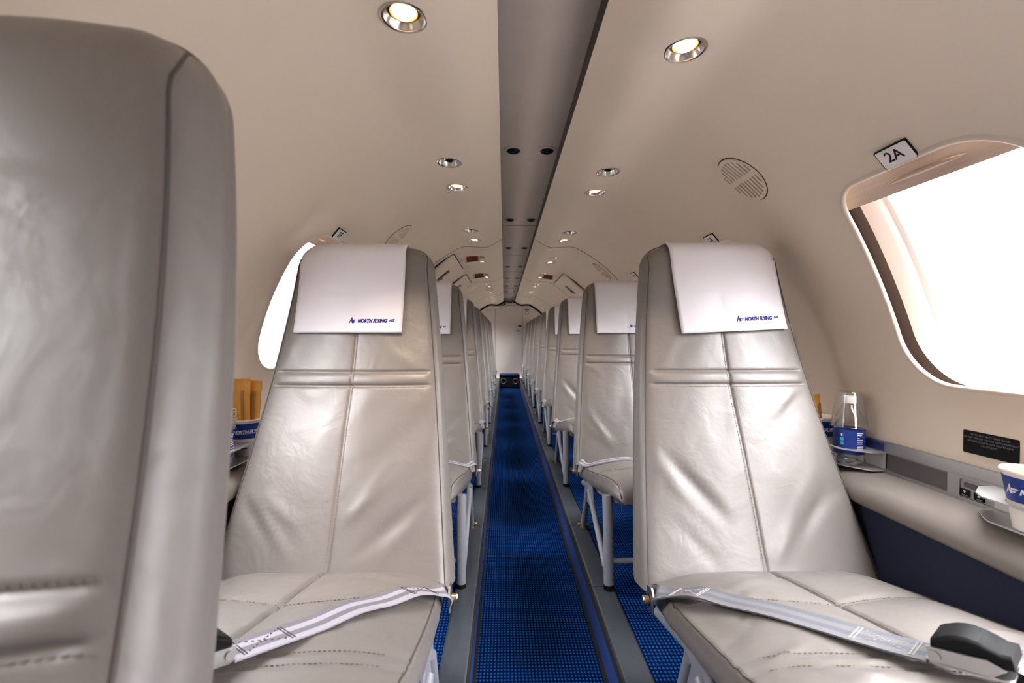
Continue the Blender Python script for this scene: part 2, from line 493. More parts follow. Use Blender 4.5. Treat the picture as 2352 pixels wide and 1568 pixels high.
for sg, side in ((-1, 'left'), (1, 'right')):
    holes = [win_loop(y) for y in WIN[sg]]
    if sg == 1:   # unseen entry doorway near the front, placed and sized for its daylight
        holes.append([(-0.16, S_LO + .004), (0.47, S_LO + .004), (0.47, RC * R(33)), (-0.16, RC * R(33))])
    w = skin(wall_pt, sg, Y0, Y1, S_LO, S_HI, holes).build('wall_' + side, M['wall'], angle=60)
    tag(w, kind='structure')
    for k, y in enumerate(WIN[sg]):
        nwin += 1
        # rim lip around the opening, then the moulded frame behind it
        mb = MB()
        prof = [(0.006, 0.0004), (0.0, 0.0035), (-0.0045, 0.0005), (-0.004, -0.0045)]
        loops = [[wall_pt(sg, p[0], p[1], o) for p in win_loop(y, g)] for g, o in prof]
        mb.loft(loops, False, False)
        rim = mb.build('window_%d' % nwin, M['rim'], angle=70)
        tag(rim, kind='structure')
        mb = MB()
        prof = [(0.005, -0.0400), (-0.003, -0.043), (-0.014, -0.053), (-0.024, -0.059), (-0.026, -0.064), (-0.034, -0.065), (-0.036, -0.070)]
        loops = [[wall_pt(sg, p[0], p[1], o) for p in win_loop(y, g)] for g, o in prof]
        mb.loft(loops, False, False)
        mb.build('window_frame', M['wframe'], rim, angle=70)
        mb = MB()
        prof = [(0.03, -0.004), (0.03, -0.039), (0.0045, -0.0402)]
        loops = [[wall_pt(sg, p[0], p[1], o) for p in win_loop(y, g)] for g, o in prof]
        mb.loft(loops, False, False)
        mb.build('window_gasket', M['gasket'], rim, angle=50)  # pocket behind the rim, its shadow painted in as dark brown
        mb = MB()
        lp = win_loop(y, -0.034)
        v, f = tri2d(lp, [], [(y + dx * .05, WSC + dz * .05) for dx in range(-2, 3) for dz in range(-3, 4) if inside((y + dx * .05, WSC + dz * .05), win_loop(y, -.06))])
        mb.add([wall_pt(sg, p[0], p[1], -0.069) for p in v], f)
        mb.build('window_pane', M['pane'], rim)
        # pull-down shade in its slot
        sb = SHADE_DROP.get((sg, k), RC * R(35.4))
        mb = MB()
        rows = [sb + (WS1 + 0.02 - sb) * i / 8 for i in range(9)]
        cols = [y - WW / 2 - 0.012 + (WW + 0.024) * i / 10 for i in range(11)]
        for o1, o2 in ((-0.012, -0.015),):
            a = [[wall_pt(sg, c, r, o1) for c in cols] for r in rows]
            b = [[wall_pt(sg, c, r, o2) for c in cols] for r in rows]
            for g in (a, b):
                mb.add([p for l in g for p in l], [(i * 11 + j, i * 11 + j + 1, (i + 1) * 11 + j + 1, (i + 1) * 11 + j) for i in range(8) for j in range(10)])
            mb.add(a[0] + b[0], [(j, j + 1, 12 + j, 11 + j) for j in range(10)])
        sh = mb.build('window_shade', M['shade'], rim)
        mb = MB()
        hs = sb + 0.022
        pts = [wall_pt(sg, y - 0.075 + 0.15 * i / 12, hs + 0.004 * math.sin(PI * i / 12), -0.0115 + 0.007 * math.sin(PI * i / 12)) for i in range(13)]
        mb.tube(pts, [0.001 + 0.0042 * math.sin(PI * i / 12) ** 0.5 for i in range(13)], 8)
        mb.build('shade_handle', M['shade'], sh)
        # sky portal: guides sampling of the daylight through this opening
        ld = bpy.data.lights.new('window_portal', 'AREA'); ld.shape = 'RECTANGLE'; ld.size = WW * 1.05; ld.size_y = WH * 1.05
        ld.cycles.is_portal = True
        lo = bpy.data.objects.new('window_portal', ld); COL.objects.link(lo)
        fr = wall_frame(sg, y, WSC, -0.075)
        lo.matrix_world = fr @ Matrix.Rotation(PI, 4, 'X')

# ------------------------------------------------------------------ ceiling soffits with fittings' holes
LIT = {-1: [0.775, 1.65, 2.55, 3.29, 4.16, 4.96, 5.68, 6.42, 7.1], 1: [0.853, 1.70, 2.56, 3.32, 4.18, 4.96, 5.64, 6.40, 6.97]}
DARK = {-1: [1.416, 2.325, 3.10, 3.95, 4.78, 5.52, 6.26], 1: [1.488, 2.364, 3.13, 3.93, 4.78, 5.50, 6.24]}
SXL = next(SOFL[i] + (SOF[i].x - .254) / (SOF[i].x - SOF[i + 1].x) * (SOFL[i + 1] - SOFL[i]) for i in range(len(SOF) - 1) if SOF[i + 1].x <= .254)
for sg, side in ((-1, 'left'), (1, 'right')):
    holes = [circ(y, SXL, 0.035, 24) for y in LIT[sg] + DARK[sg]]
    mb = skin(sof_pt, sg, Y0, Y1, 0, SOFL[-1], holes, dy=0.1, ds=0.012)
    # upturned lip of the centre channel
    ly = [Y0, Y1]
    cl_ = mb.build('ceiling_' + side, M['wall'], angle=50); tag(cl_, kind='structure')
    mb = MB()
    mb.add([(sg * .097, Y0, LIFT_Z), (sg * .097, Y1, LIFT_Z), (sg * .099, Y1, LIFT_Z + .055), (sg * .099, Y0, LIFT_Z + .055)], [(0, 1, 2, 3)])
    mb.build('channel_lip_shadow', M['lipshadow'], cl_, smooth=False)  # dark lip face stands in for shade inside the channel slot
mb = MB()
holes = []
GASP = [0.62, 1.56, 2.48, 3.27, 4.15, 4.98, 5.75, 6.5]
mb.box((0, (Y0 + Y1) / 2, LIFT_Z + 0.056), (0.212, Y1 - Y0, 0.012))
tag(mb.build('ceiling', M['channel'], smooth=False), kind='structure')
tr = MB()
for y in (0.2, 2.62, 3.6, 4.5, 5.35, 6.1, 6.85):
    tr.box((0, y, LIFT_Z + 0.0495), (0.198, 0.003, 0.0015))
tag(tr.build('trim_1', M['gap'], smooth=False), kind='structure')
nt_ = 1
# panel joints running round the section
for sg in (-1, 1):
    for y in (2.75, 4.49, 6.2):
        nt_ += 1
        mb = MB()
        prof = [(wall_pt, RC * R(6) + (S_HI - RC * R(6)) * i / 40) for i in range(41)] + [(sof_pt, SOFL[-1] * i / 30) for i in range(1, 31)]
        a = [fn(sg, y - .0028, s, .0012) for fn, s in prof]; b = [fn(sg, y + .0028, s, .0012) for fn, s in prof]
        a0 = [fn(sg, y - .0028, s, -.001) for fn, s in prof]; b0 = [fn(sg, y + .0028, s, -.001) for fn, s in prof]
        n = len(a)
        mb.add(a + b + b0 + a0, [(q * n + i, q * n + i + 1, ((q + 1) % 4) * n + i + 1, ((q + 1) % 4) * n + i) for q in range(4) for i in range(n - 1)])
        tag(mb.build('trim_%d' % nt_, M['gap']), kind='structure')

# ------------------------------------------------------------------ reading lamps and air nozzles
def lamp_proto(lit):
    e = empty('reading_lamp' if lit else 'chrome_air_nozzle')
    mb = MB(); mb.lathe([(0.0335, 0.003), (0.0335, -0.0008), (0.0365, -0.0020), (0.0395, -0.0008), (0.0395, 0.0015)], 36)
    mb.build('bezel', M['chrome'], e)
    if lit:
        mb = MB(); mb.lathe([(0.0335, -0.0005), (0.031, 0.005), (0.0262, 0.011), (0.0248, 0.013), (0.0248, 0.022), (0.0, 0.022)], 36)
        mb.build('reflector', M['chrome'], e)
        mb = MB(); mb.lathe([(0.0246, 0.014), (0.0242, 0.0085), (0.0228, 0.0085), (0.022, 0.013)], 36)
        g = mb.build('lens_ring', M['lampring'], e)
        mb = MB(); mb.lathe([(0.0, 0.0002), (0.008, 0.0010), (0.015, 0.0040), (0.0195, 0.0080), (0.022, 0.013)], 32)
        mb.build('lamp_lens', M['lamp'], e)
    else:
        mb = MB(); mb.lathe([(0.0335, -0.0005), (0.031, 0.010), (0.026, 0.022), (0.0, 0.03)], 36)
        mb.build('reflector', M['chrome'], e)
        mb = MB(); mb.lathe([(0.012, 0.027), (0.013, 0.012), (0.011, 0.006), (0.0085, 0.006), (0.0075, 0.014), (0, 0.014)], 24)
        mb.build('nozzle', M['black'], e)
        for k in range(3):
            mb = MB(); a = 2 * PI * k / 3 + .4
            mb.box((0.02 * math.cos(a), 0.02 * math.sin(a), 0.014), (0.018, 0.003, 0.006), Matrix.Rotation(a, 3, 'Z'))
            mb.build('vane', M['chrome'], e)
    return e
sp_d = bpy.data.lights.new('reading_lamp_beam', 'SPOT')
sp_d.energy = 4.5; sp_d.color = (1.0, 0.76, 0.56); sp_d.spot_size = R(38); sp_d.spot_blend = 1.0; sp_d.shadow_soft_size = 0.015
protos = {True: lamp_proto(True), False: lamp_proto(False)}
first = {True: True, False: True}
for sg, side in ((-1, 'left'), (1, 'right')):
    for lit, ys in ((True, LIT[sg]), (False, DARK[sg])):
        for k, y in enumerate(ys):
            e = protos[lit] if first[lit] else copy_tree(protos[lit])
            first[lit] = False
            p = sof_pt(sg, y, SXL)
            e.location = p
            e.rotation_euler = (0, sg * -R(1.2), 0)
            if lit:
                tag(e, 'lit round chrome reading lamp, %s from the front in the %s ceiling row' % (ORD[k], side), 'reading lamp', 'lit reading lamps')
                lo = bpy.data.objects.new('reading_lamp_beam', sp_d); COL.objects.link(lo)
                tgt = Vector((sg * 0.24, y + 0.50, 0.0))
                if sg == -1 and k == 0:     # the brightest bulb of the row
                    ld_ = sp_d.copy(); ld_.energy = 13.0; ld_.spot_size = R(56); lo.data = ld_; tgt = Vector((-.36, y + .52, 0.0))
                lo.location = p + Vector((0, 0, -0.004))
                lo.rotation_euler = (tgt - lo.location).to_track_quat('-Z', 'Y').to_euler()
            else:
                tag(e, 'unlit chrome air nozzle beside the reading lamps, %s from the front on the %s ceiling' % (ORD[k], side), 'air nozzle', 'chrome air nozzles')
# black gaspers in the channel
gp = empty('ceiling_gasper')
mb = MB(); mb.lathe([(0.0, 0.0005), (0.0345, 0.0005), (0.0345, -0.002), (0.031, -0.0032), (0.024, -0.0028), (0.0225, 0.0)], 36)
mb.build('bezel', M['channel'], gp)
mb = MB(); mb.lathe([(0.0225, -0.001), (0.0205, -0.006), (0.016, -0.0085), (0.0125, -0.0085), (0.011, -0.003), (0.007, -0.003), (0.006, -0.007), (0, -0.0075)], 30)
mb.build('nozzle', M['black'], gp)
ff = True
for k, y in enumerate(GASP):
    for sg, side in ((-1, 'left'), (1, 'right')):
        e = gp if ff else copy_tree(gp); ff = False
        e.location = (sg * 0.057 + 0.004, y, LIFT_Z + 0.0500)
        tag(e, 'black round air gasper in the ceiling channel, %s pair from the front, %s one' % (ORD[k], side), 'gasper', 'gaspers in the ceiling channel')

# ------------------------------------------------------------------ floor, rails, lower walls
RA, RB = 0.160, 0.222     # rail inner and outer x
mb = MB()
n = 60
mb.add([(-RA, Y0, 0), (RA, Y0, 0), (RA, Y1, 0), (-RA, Y1, 0)], [(0, 1, 2, 3)])
for sg in (-1, 1):
    mb.add([(sg * RB, Y0, .106), (sg * .74, Y0, .106), (sg * .74, Y1, .106), (sg * RB, Y1, .106)], [(0, 1, 2, 3)])
tag(mb.build('floor', M['carpet'], smooth=False), kind='structure')
for sg, side in ((-1, 'left'), (1, 'right')):
    nt_ += 1
    mb = MB()
    mb.add([(sg * RA, Y0, -.002), (sg * RA, Y1, -.002), (sg * (RA + .002), Y1, .085), (sg * (RA + .002), Y0, .085)], [(0, 1, 2, 3)])
    mb.mat = 1
    mb.box((sg * (RA + .003), (Y0 + Y1) / 2, .095), (.008, Y1 - Y0, .026))
    mb.box((sg * (RA - .004), (Y0 + Y1) / 2, .004), (.008, Y1 - Y0, .008))
    tag(mb.build('baseboard_' + side, [M['carpet_edge'], M['blackrub']], smooth=False), kind='structure')
    # seat rail cover strip, in lengths with joints
    mb = MB()
    jy = [Y0, -0.39, 0.03, 0.45, 0.86, 1.274, 1.69, 2.10, 2.54, 2.98, 3.435, 3.85, 4.25, 4.63, 5.0, 5.4, 5.75, 6.1, 6.45, 6.85, Y1 - .1]
    for a, b in zip(jy[:-1], jy[1:]):
        xs = [(RA + .002, .106), (RA + .008, .1115), (RB - .003, .1115), (RB + .002, .109)]
        lo = [[(sg * x, yy, z) for x, z in xs] + [(sg * (RB + .002), yy, .09), (sg * (RA + .002), yy, .09)] for yy in (a + .0015, b - .0015)]
        mb.loft(lo)
    nt_ += 1
    tag(mb.build('trim_%d' % nt_, M['rail'], angle=25), kind='structure')
    # side ledge: soft roll, grey upright panel, metal strip, navy lower wall
    # profile (x, z)
    for YA, YE in ([(Y0, Y1)] if sg == -1 else [(.50, Y1), (Y0, -.18)]):
        mb = MB()
        prof = [(0.806, .5595), (0.803, .5595), (0.8035, .548)]
        strip = [(0.8085, .574), (0.7995, .574), (0.7985, .571), (0.7985, .5495), (0.8005, .546), (0.808, .546)]
        mb.loft([[(sg * x, yy, z) for x, z in strip] for yy in (YA, YE)])
        nt_ += 1
        o = mb.build('trim_%d' % nt_, M['alu'], angle=25); tag(o, kind='structure')
        if YA > 0 or sg == -1: main_ledge = o
        mb = MB()
        up = [(0.803, .5465), (0.800, .509), (0.800, .506)]
        mb.loft([[(sg * x, yy, z) for x, z in up] for yy in (YA, YE)], False, False, closed=False)
        mb.build('upright_panel', M['lpanel'], o)
        mb = MB()
        bead = [(0.8015, .512), (0.795, .511), (0.795, .5045), (0.8015, .5035)]
        mb.loft([[(sg * x, yy, z) for x, z in bead] for yy in (YA, YE)])
        mb.build('bead', M['alu'], o, angle=25)
        mb = MB()
        roll = [(0.801, .5045), (0.790, .5040), (0.765, .5010), (0.742, .4955), (0.724, .4860), (0.713, .4740), (0.708, .4600), (0.709, .4480), (0.716, .4400), (0.730, .4380), (0.75, .4380)]
        mb.loft([[(sg * x, yy, z) for x, z in roll] for yy in (YA, YE)], False, False, closed=False)
        mb.build('padded_ledge', M['ledge'], o, angle=60)
        mb = MB()
        low = [(0.732, .442), (0.728, .38), (0.718, .25), (0.700, .10)]
        mb.loft([[(sg * x, yy, z) for x, z in low] for yy in (YA, YE)], False, False, closed=False)
        mb.build('lower_panel', M['navy'], o, angle=60)
    if sg == 1:
        mb = MB(); mb.box((0.7980, 1.095, .5605), (.0012, .11, .0175)); mb.build('blue_film', M['bluefilm'], main_ledge)['label'] = 'blue film strip'

# ------------------------------------------------------------------ rear bulkhead and step
YB = Y1 - 0.02
mb = MB()
ol = [(-.80, .0)] + [(-RC * math.cos(a), ZC + RC * math.sin(a)) for a in [R(-5 + (65.7 + 5) * i / 20) for i in range(21)]]
ol += [(-.097, 1.46)] + [(-x, z) for x, z in reversed(ol + [(-.097, 1.46)])]
fr = Matrix(((1, 0, 0, 0), (0, 0, -1, YB + .03), (0, 1, 0, 0), (0, 0, 0, 1)))
mb.prism(ol, fr, 0.03)
b = mb.build('wall_back', M['bulk'], smooth=False); tag(b, kind='structure')
mb = MB()
for x in (-.238, .222):
    mb.box((x, YB - .001, .75), (.004, .003, 1.17))
mb.box((-.008, YB - .001, 1.333), (.464, .003, .004))
mb.build('door_gap', M['gap'], b)
# dark gap and padded header arch above the bulkhead
mb = MB()
arc = [wall_pt(-1, 0, s, 0.012) for s in [RC * R(30) + (S_HI - RC * R(30)) * i / 16 for i in range(17)]]
arc += [sof_pt(-1, 0, SOFL[-1] * i / 10, 0.012) for i in range(1, 11)]
arc += [sof_pt(1, 0, SOFL[-1] * (1 - i / 10), 0.012) for i in range(0, 11)]
arc += [wall_pt(1, 0, s, 0.012) for s in [S_HI + (RC * R(30) - S_HI) * i / 16 for i in range(1, 17)]]
mb.tube([(p.x, YB - .02, p.z) for p in arc], 0.016, 8)
nt_ += 1
h = mb.build('trim_%d' % nt_, M['black']); tag(h, kind='structure')
mb = MB()
arc2 = [wall_pt(-1, 0, s, 0.05) for s in [RC * R(28) + (S_HI - RC * R(28)) * i / 16 for i in range(17)]]
arc2 += [sof_pt(-1, 0, SOFL[-1] * i / 10, 0.05) for i in range(1, 8)]
mb.tube([(p.x, YB - .03, p.z) for p in arc2], 0.024, 10)
mb.build('header_pad', M['wall'], h)
cp = MB(); cp.box((-.085, YB - .05, 1.345), (.10, .05, .035), Matrix.Rotation(R(-32), 3, 'Y')); cp.mat = 1
cp.box((-.085, YB - .077, 1.347), (.075, .006, .02), Matrix.Rotation(R(-32), 3, 'Y'))
cl = cp.build('curtain_catch', [M['wall'], M['black']], smooth=False)
tag(cl, 'tilted beige catch with black slot at top of the rear bulkhead', 'catch')
cp = MB(); cp.box((.012, YB - .04, 1.368), (.11, .04, .05)); cp.mat = 1; cp.box((.012, YB - .062, 1.378), (.085, .006, .02))
cl = cp.build('bulkhead_sign_box', [M['wall'], M['black']], smooth=False)
tag(cl, 'small beige box with black window under the ceiling channel on the bulkhead', 'sign box')

def flat_sign(name, loc, w, h, t, mat, lines, inkmat, label, cat, frame=None, parent_name='sign_plate'):
    """plate facing the camera (-Y) or in a given frame, with lettering as a child"""
    fr = frame if frame is not None else Matrix.Translation(loc) @ Matrix.Rotation(PI / 2, 4, 'X')
    mb = MB(); mb.prism(rrect(0, 0, w, h, min(w, h) * .06, 3), fr, t)
    o = mb.build(name, mat, angle=30)
    tag(o, label, cat)
    if lines:
        tx = MB()
        for body, size, cx, cy, off in lines:
            put_text(tx, text_data(body, size, offset=off), lambda x, y: fr @ Vector((x + cx, y + cy, t + .0004)))
        tx.build('lettering', inkmat, o, smooth=False)
    return o, fr

flat_sign('first_aid_sign', (.300, YB - .001, 1.263), .085, .018, .002, M['redsign'], None, M['redtext'],
          'narrow dark red sign above the green cross on the rear bulkhead', 'sign')
o, fr = flat_sign('green_cross_sign', (.302, YB - .001, 1.212), .05, .05, .002, M['green'], None, None, 'small green square sign with a white cross on the rear bulkhead', 'sign')
mb = MB(); mb.box((.302, YB - .0036, 1.212), (.034, .0012, .013)); mb.box((.302, YB - .0037, 1.212), (.013, .0012, .034)); mb.build('white_cross', M['whiteink'], o, smooth=False)
mb = MB(); mb.box((.185, YB - .006, .985), (.05, .012, .022)); mb.box((.15, YB - .006, .992), (.02, .012, .012))
hd = mb.build('bulkhead_latch', M['black'], smooth=False, bevel=.002); tag(hd, 'small black latch on the bulkhead door above the grey placard', 'latch')
mb = MB(); mb.box((.152, YB - .002, .905), (.062, .003, .02))
hd = mb.build('bulkhead_placard', M['greyink'], smooth=False); tag(hd, 'small dark placard low on the bulkhead door', 'placard')
# step at the end of the aisle
mb = MB(); mb.box((0, 7.33, .10), (2 * RA - .002, .40, .20))
mb.mat = 1; mb.box((0, 7.122, .10), (2 * RA - .002, .016, .155)); mb.box((0, 7.13, .195), (2 * RA - .002, .04, .02)); mb.mat = 2
mb.box((0, 7.124, .208), (2 * RA - .002, .05, .012))
st = mb.build('aisle_step', [M['carpet'], M['blackrub'], M['carpet_edge']], smooth=False)
tag(st, kind='structure')
for k, x in enumerate((-.096, .092)):
    fr = Matrix.Translation((x, 7.113, .115)) @ Matrix.Rotation(PI / 2, 4, 'X')
    e = empty('floor_vent', (0, 0, 0))
    mb = MB(); mb.lathe([(0.034, -.004), (.034, .004), (.039, .007), (.045, .004), (.045, -.001)], 28, fr); mb.build('bezel', M['alu'], e)
    mb = MB(); mb.lathe([(.034, .002), (.018, .005), (.008, .004), (0, .003)], 24, fr); mb.build('cone', M['black'], e)
    tag(e, 'round black vent in the step at the aisle end, %s one' % ('left', 'right')[k], 'vent', 'round vents in the aisle step')

# front bulkhead behind the camera
mb = MB()
fr = Matrix(((1, 0, 0, 0), (0, 0, -1, Y0 + .0), (0, 1, 0, 0), (0, 0, 0, 1)))
mb.prism(ol, fr, 0.03)
tag(mb.build('wall_front', M['wall'], smooth=False), kind='structure')
def portal(mw, sx, sy):
    ld = bpy.data.lights.new('door_portal', 'AREA'); ld.shape = 'RECTANGLE'; ld.size = sx; ld.size_y = sy; ld.cycles.is_portal = True
    lo = bpy.data.objects.new('door_portal', ld); COL.objects.link(lo); lo.matrix_world = mw
portal(Matrix.Translation((.84, .155, .60)) @ Matrix.Rotation(PI / 2, 4, 'Y'), 1.20, 1.05)

# ------------------------------------------------------------------ wall plates, grilles, hatches
def seat_plate(sg, y, s, txt, label):
    fr = wall_frame(sg, y, s, 0.0) @ Matrix.Rotation(R(0), 4, 'Z')
    mb = MB(); mb.prism(rrect(0, 0, .066, .040, .002, 2), fr, .004)
    e = mb.build('seat_number_plate', M['black'], angle=30)
    tag(e, label, 'number plate', 'seat number plates')
    mb = MB(); mb.prism(rrect(0.001, -0.001, .0625, .0365, .002, 2), fr @ Matrix.Translation((0, 0, .0035)), .0016)
    mb.build('white_face', M['white'], e, angle=30)
    tx = MB(); put_text(tx, text_data(txt, .029, offset=.0003), lambda x, yy: fr @ Vector((x, yy, .0055)))
    tx.build('lettering', M['black'], e, smooth=False)
S_PL = RC * R(40.45)
seat_plate(1, .806, S_PL, '2A', 'white seat number plate reading 2A above the big bright window')
seat_plate(1, 1.53, S_PL, '3A', 'white seat number plate reading 3A peeking over the headrest cover')
seat_plate(1, 2.44, S_PL, '4A', 'white seat number plate reading 4A beside the second headrest on that side')
seat_plate(-1, 1.474, S_PL, '3F', 'white seat number plate reading 3F above the window behind the headrest')

def grille(sg, y, s, ry, rs, label):
    e = empty('speaker_grille')
    ol_ = circ(y, s, ry, 40, rs)
    mb = MB()
    v, f = tri2d(circ(y, s, ry + .003, 40, rs + .003), [])
    mb.add([wall_pt(sg, p[0], p[1], .0008) for p in v], f)
    mb.build('shadow_gap', M['slot'], e)
    holes = []
    for k in range(-4, 5):
        yy = y + k * ry * .205
        ext = rs * math.sqrt(max(0, 1 - ((abs(k) * .205 + .05)) ** 2)) * .88
        for d in (-1, 1):
            a, b = .007, ext
            if b - a < .012: continue
            c = (a + b) / 2
            holes.append(rrect(yy, s + d * c, .0062, b - a, .003, 4))
    v, f = tri2d(ol_, holes)
    mb = MB()
    mb.add([wall_pt(sg, p[0], p[1], .0045) for p in v], f)
    for lp in [ol_] + holes:
        n = len(lp)
        mb.add([wall_pt(sg, p[0], p[1], .0045) for p in lp] + [wall_pt(sg, p[0], p[1], .001) for p in lp], [(i, (i + 1) % n, n + (i + 1) % n, n + i) for i in range(n)])
    mb.build('slotted_cover', M['wall'], e, angle=30)
    tag(e, label, 'grille', 'round slotted speaker grilles')
def s_of_z(z): return RC * math.asin((z - ZC) / RC)
grille(1, 1.175, s_of_z(1.228), .060, .072, 'round slotted speaker grille on the upper wall near plate 2A')
grille(1, 2.87, s_of_z(1.23), .060, .072, 'distant slotted speaker grille on the wall near the exit hatch')
grille(-1, 1.908, s_of_z(1.232), .060, .072, 'slotted speaker grille on the upper wall near plate 3F')

def hatch(sg, y0, y1, hy, label, slabel):
    e = empty('exit_hatch')
    s0, s1 = RC * R(40.6), RC * R(60.5)
    ol_ = rrect((y0 + y1) / 2, (s0 + s1) / 2, y1 - y0, s1 - s0, .02, 5)
    hs = RC * R(50.5)
    rec = rrect(hy, hs, .10, .11, .006, 3)
    grid = [(y0 + (y1 - y0) * i / 9, s0 + (s1 - s0) * j / 9) for i in range(1, 9) for j in range(1, 9)]
    grid = [g for g in grid if not inside(g, rrect(hy, hs, .12, .13, .01, 3)) and inside(g, rrect((y0 + y1) / 2, (s0 + s1) / 2, y1 - y0 - .02, s1 - s0 - .02, .02, 5))]
    v, f = tri2d(ol_, [rec], grid)
    mb = MB(); mb.add([wall_pt(sg, p[0], p[1], .010) for p in v], f)
    for lp, o2 in ((ol_, .0),):
        n = len(lp)
        mb.add([wall_pt(sg, p[0], p[1], .010) for p in lp] + [wall_pt(sg, p[0], p[1], o2) for p in lp], [(i, (i + 1) % n, n + (i + 1) % n, n + i) for i in range(n)])
    mb.build('hatch_panel', M['wall'], e, angle=30)
    big = rrect((y0 + y1) / 2, (s0 + s1) / 2, y1 - y0 + .012, s1 - s0 + .012, .024, 5)
    v, f = tri2d(big, [], [(y0 + (y1 - y0) * i / 9, s0 + (s1 - s0) * j / 9) for i in range(0, 10) for j in range(0, 10)])
    mb = MB(); mb.add([wall_pt(sg, p[0], p[1], .0015) for p in v], f); mb.build('hatch_gap', M['gap'], e)
    mb = MB()
    rim = [(rrect(hy, hs, .10 + g, .11 + g, .006 + g / 2, 3), o) for g, o in ((.016, .010), (.012, .0125), (.0, .0125), (-.002, .003))]
    mb.loft([[wall_pt(sg, p[0], p[1], o) for p in lp] for lp, o in rim], False, False)
    rc = mb.build('handle_recess', M['rim'], e, angle=30)
    mb = MB(); a = wall_pt(sg, hy - .04, hs - .025, .010); b2 = wall_pt(sg, hy + .04, hs - .025, .010)
    mb.tube([a, b2], .011, 10); mb.build('release_handle', M['red'], rc)
    tag(e, label, 'exit hatch', 'emergency exit hatches')
    # exit sign inboard of the hatch
    yc = hy - .06
    x = empty('exit_sign')
    mb = MB(); mb.box((sg * .300, yc + .012, 1.340), (.105, .09, .050), Matrix.Rotation(sg * R(8), 3, 'Y'), .92); mb.build('sign_housing', M['wall'], x, smooth=False, bevel=.004)
    fr = Matrix.Translation((sg * .300, yc - .0325, 1.341)) @ Matrix.Rotation(sg * R(8), 4, 'Y') @ Matrix.Rotation(R(87), 4, 'X')
    mb = MB(); mb.prism(rrect(0, -.004, .075, .034, .002, 2), fr, .004); mb.build('sign_face', M['redsign'], x, smooth=False)
    tx = MB(); put_text(tx, text_data('EXIT', .026, offset=.0008), lambda a_, b_: fr @ Vector((a_, b_ - .004, .0046))); tx.build('lettering', M['redtext'], x, smooth=False)
    tag(x, slabel, 'exit sign', 'dark red exit signs')
hatch(-1, 2.82, 3.45, 3.17, 'cream exit hatch with red handle just behind the first panel joint', 'dark red exit sign beside the nearer exit hatch on plate 3F side')
hatch(-1, 3.73, 4.38, 4.02, 'cream exit hatch farther along the same side as plate 3F', 'dark red exit sign beside the farther exit hatch on plate 3F side')
hatch(1, 3.70, 4.35, 4.10, 'cream exit hatch with red handle on the same side as plate 4A', 'dark red exit sign beside the only hatch on plate 4A side')
# small pale strips and a box sign beyond the second joint
for sg, side in ((-1, 'left'), (1, 'right')):
    for k, y in enumerate((4.83, 5.4, 5.95, 6.5)):
        fr = wall_frame(sg, y, RC * R(60), 0)
        mb = MB(); mb.prism(rrect(0, 0, .018, .075, .003, 2), fr, .003)
        tag(mb.build('ceiling_placard', M['white'], angle=30), 'small pale strip placard on the far %s ceiling curve, %s from the front' % (side, ORD[k]), 'placard', 'pale strip placards')
mb = MB(); mb.box((-.25, 5.22, 1.344), (.10, .10, .022), None, .92)
bx = mb.build('seat_belt_sign', M['wall'], smooth=False, bevel=.003); tag(bx, 'small beige box sign between far reading lamps on plate 3F side', 'sign')

# black instruction placard
fr = wall_frame(1, .820, s_of_z(.617), 0)
o, _ = flat_sign('safety_placard', (0, 0, 0), .096, .043, .002, M['black'],
                 [('FASTEN SEAT BELTS WHILE SEATED', .0044, 0, 0.0151, 0), ('LIFE VEST AND/OR OXYGEN MASK UNDER SEAT', .0044, 0, 0.0090, 0),
                  ('OXYGEN OUTLETS OVER CENTER AISLE', .0044, 0, 0.0030, 0), ('NO SMOKING', .0044, 0, -0.0030, 0)], M['greyink'],
                 'black safety placard with faint lettering below the big window', 'placard', frame=fr)

# ------------------------------------------------------------------ seats
SX = 0.463
ZB = 0.11
_c = np.polyfit([.26, .32, .5, .712, .88, 1.056], [-.025, 0, .082, .168, .214, .25], 3)
def yc(z): return float(np.polyval(_c, z))
def hw(z): return .259 - .112 * (z - .32)
ZTOP = 1.062
RTOP = .060
def top_round(z):
    """lateral inset, front set-back and back set-in near the rounded top"""
    a = 0.0; b = 0.0
    if z > ZTOP - RTOP:
        q = min(1, (z - (ZTOP - RTOP)) / RTOP); a = RTOP * (1 - math.sqrt(max(0, 1 - q * q)))
    rt = .040
    if z > ZTOP - rt:
        q = min(1, (z - (ZTOP - rt)) / rt); b = rt * (1 - math.sqrt(max(0, 1 - q * q)))
    return a, b
def thick(z): return .112 - .022 * min(1, max(0, (z - .3) / .7))
SEAMZ = [.729, .696]
def bulge(u): return .020 * abs(u) ** 2.6
FR = sorted(set([round(x, 4) for x in list(np.linspace(-1, 1, 45)) + [-.04, -.025, -.012, -.006, .006, .012, .025, .04]]))

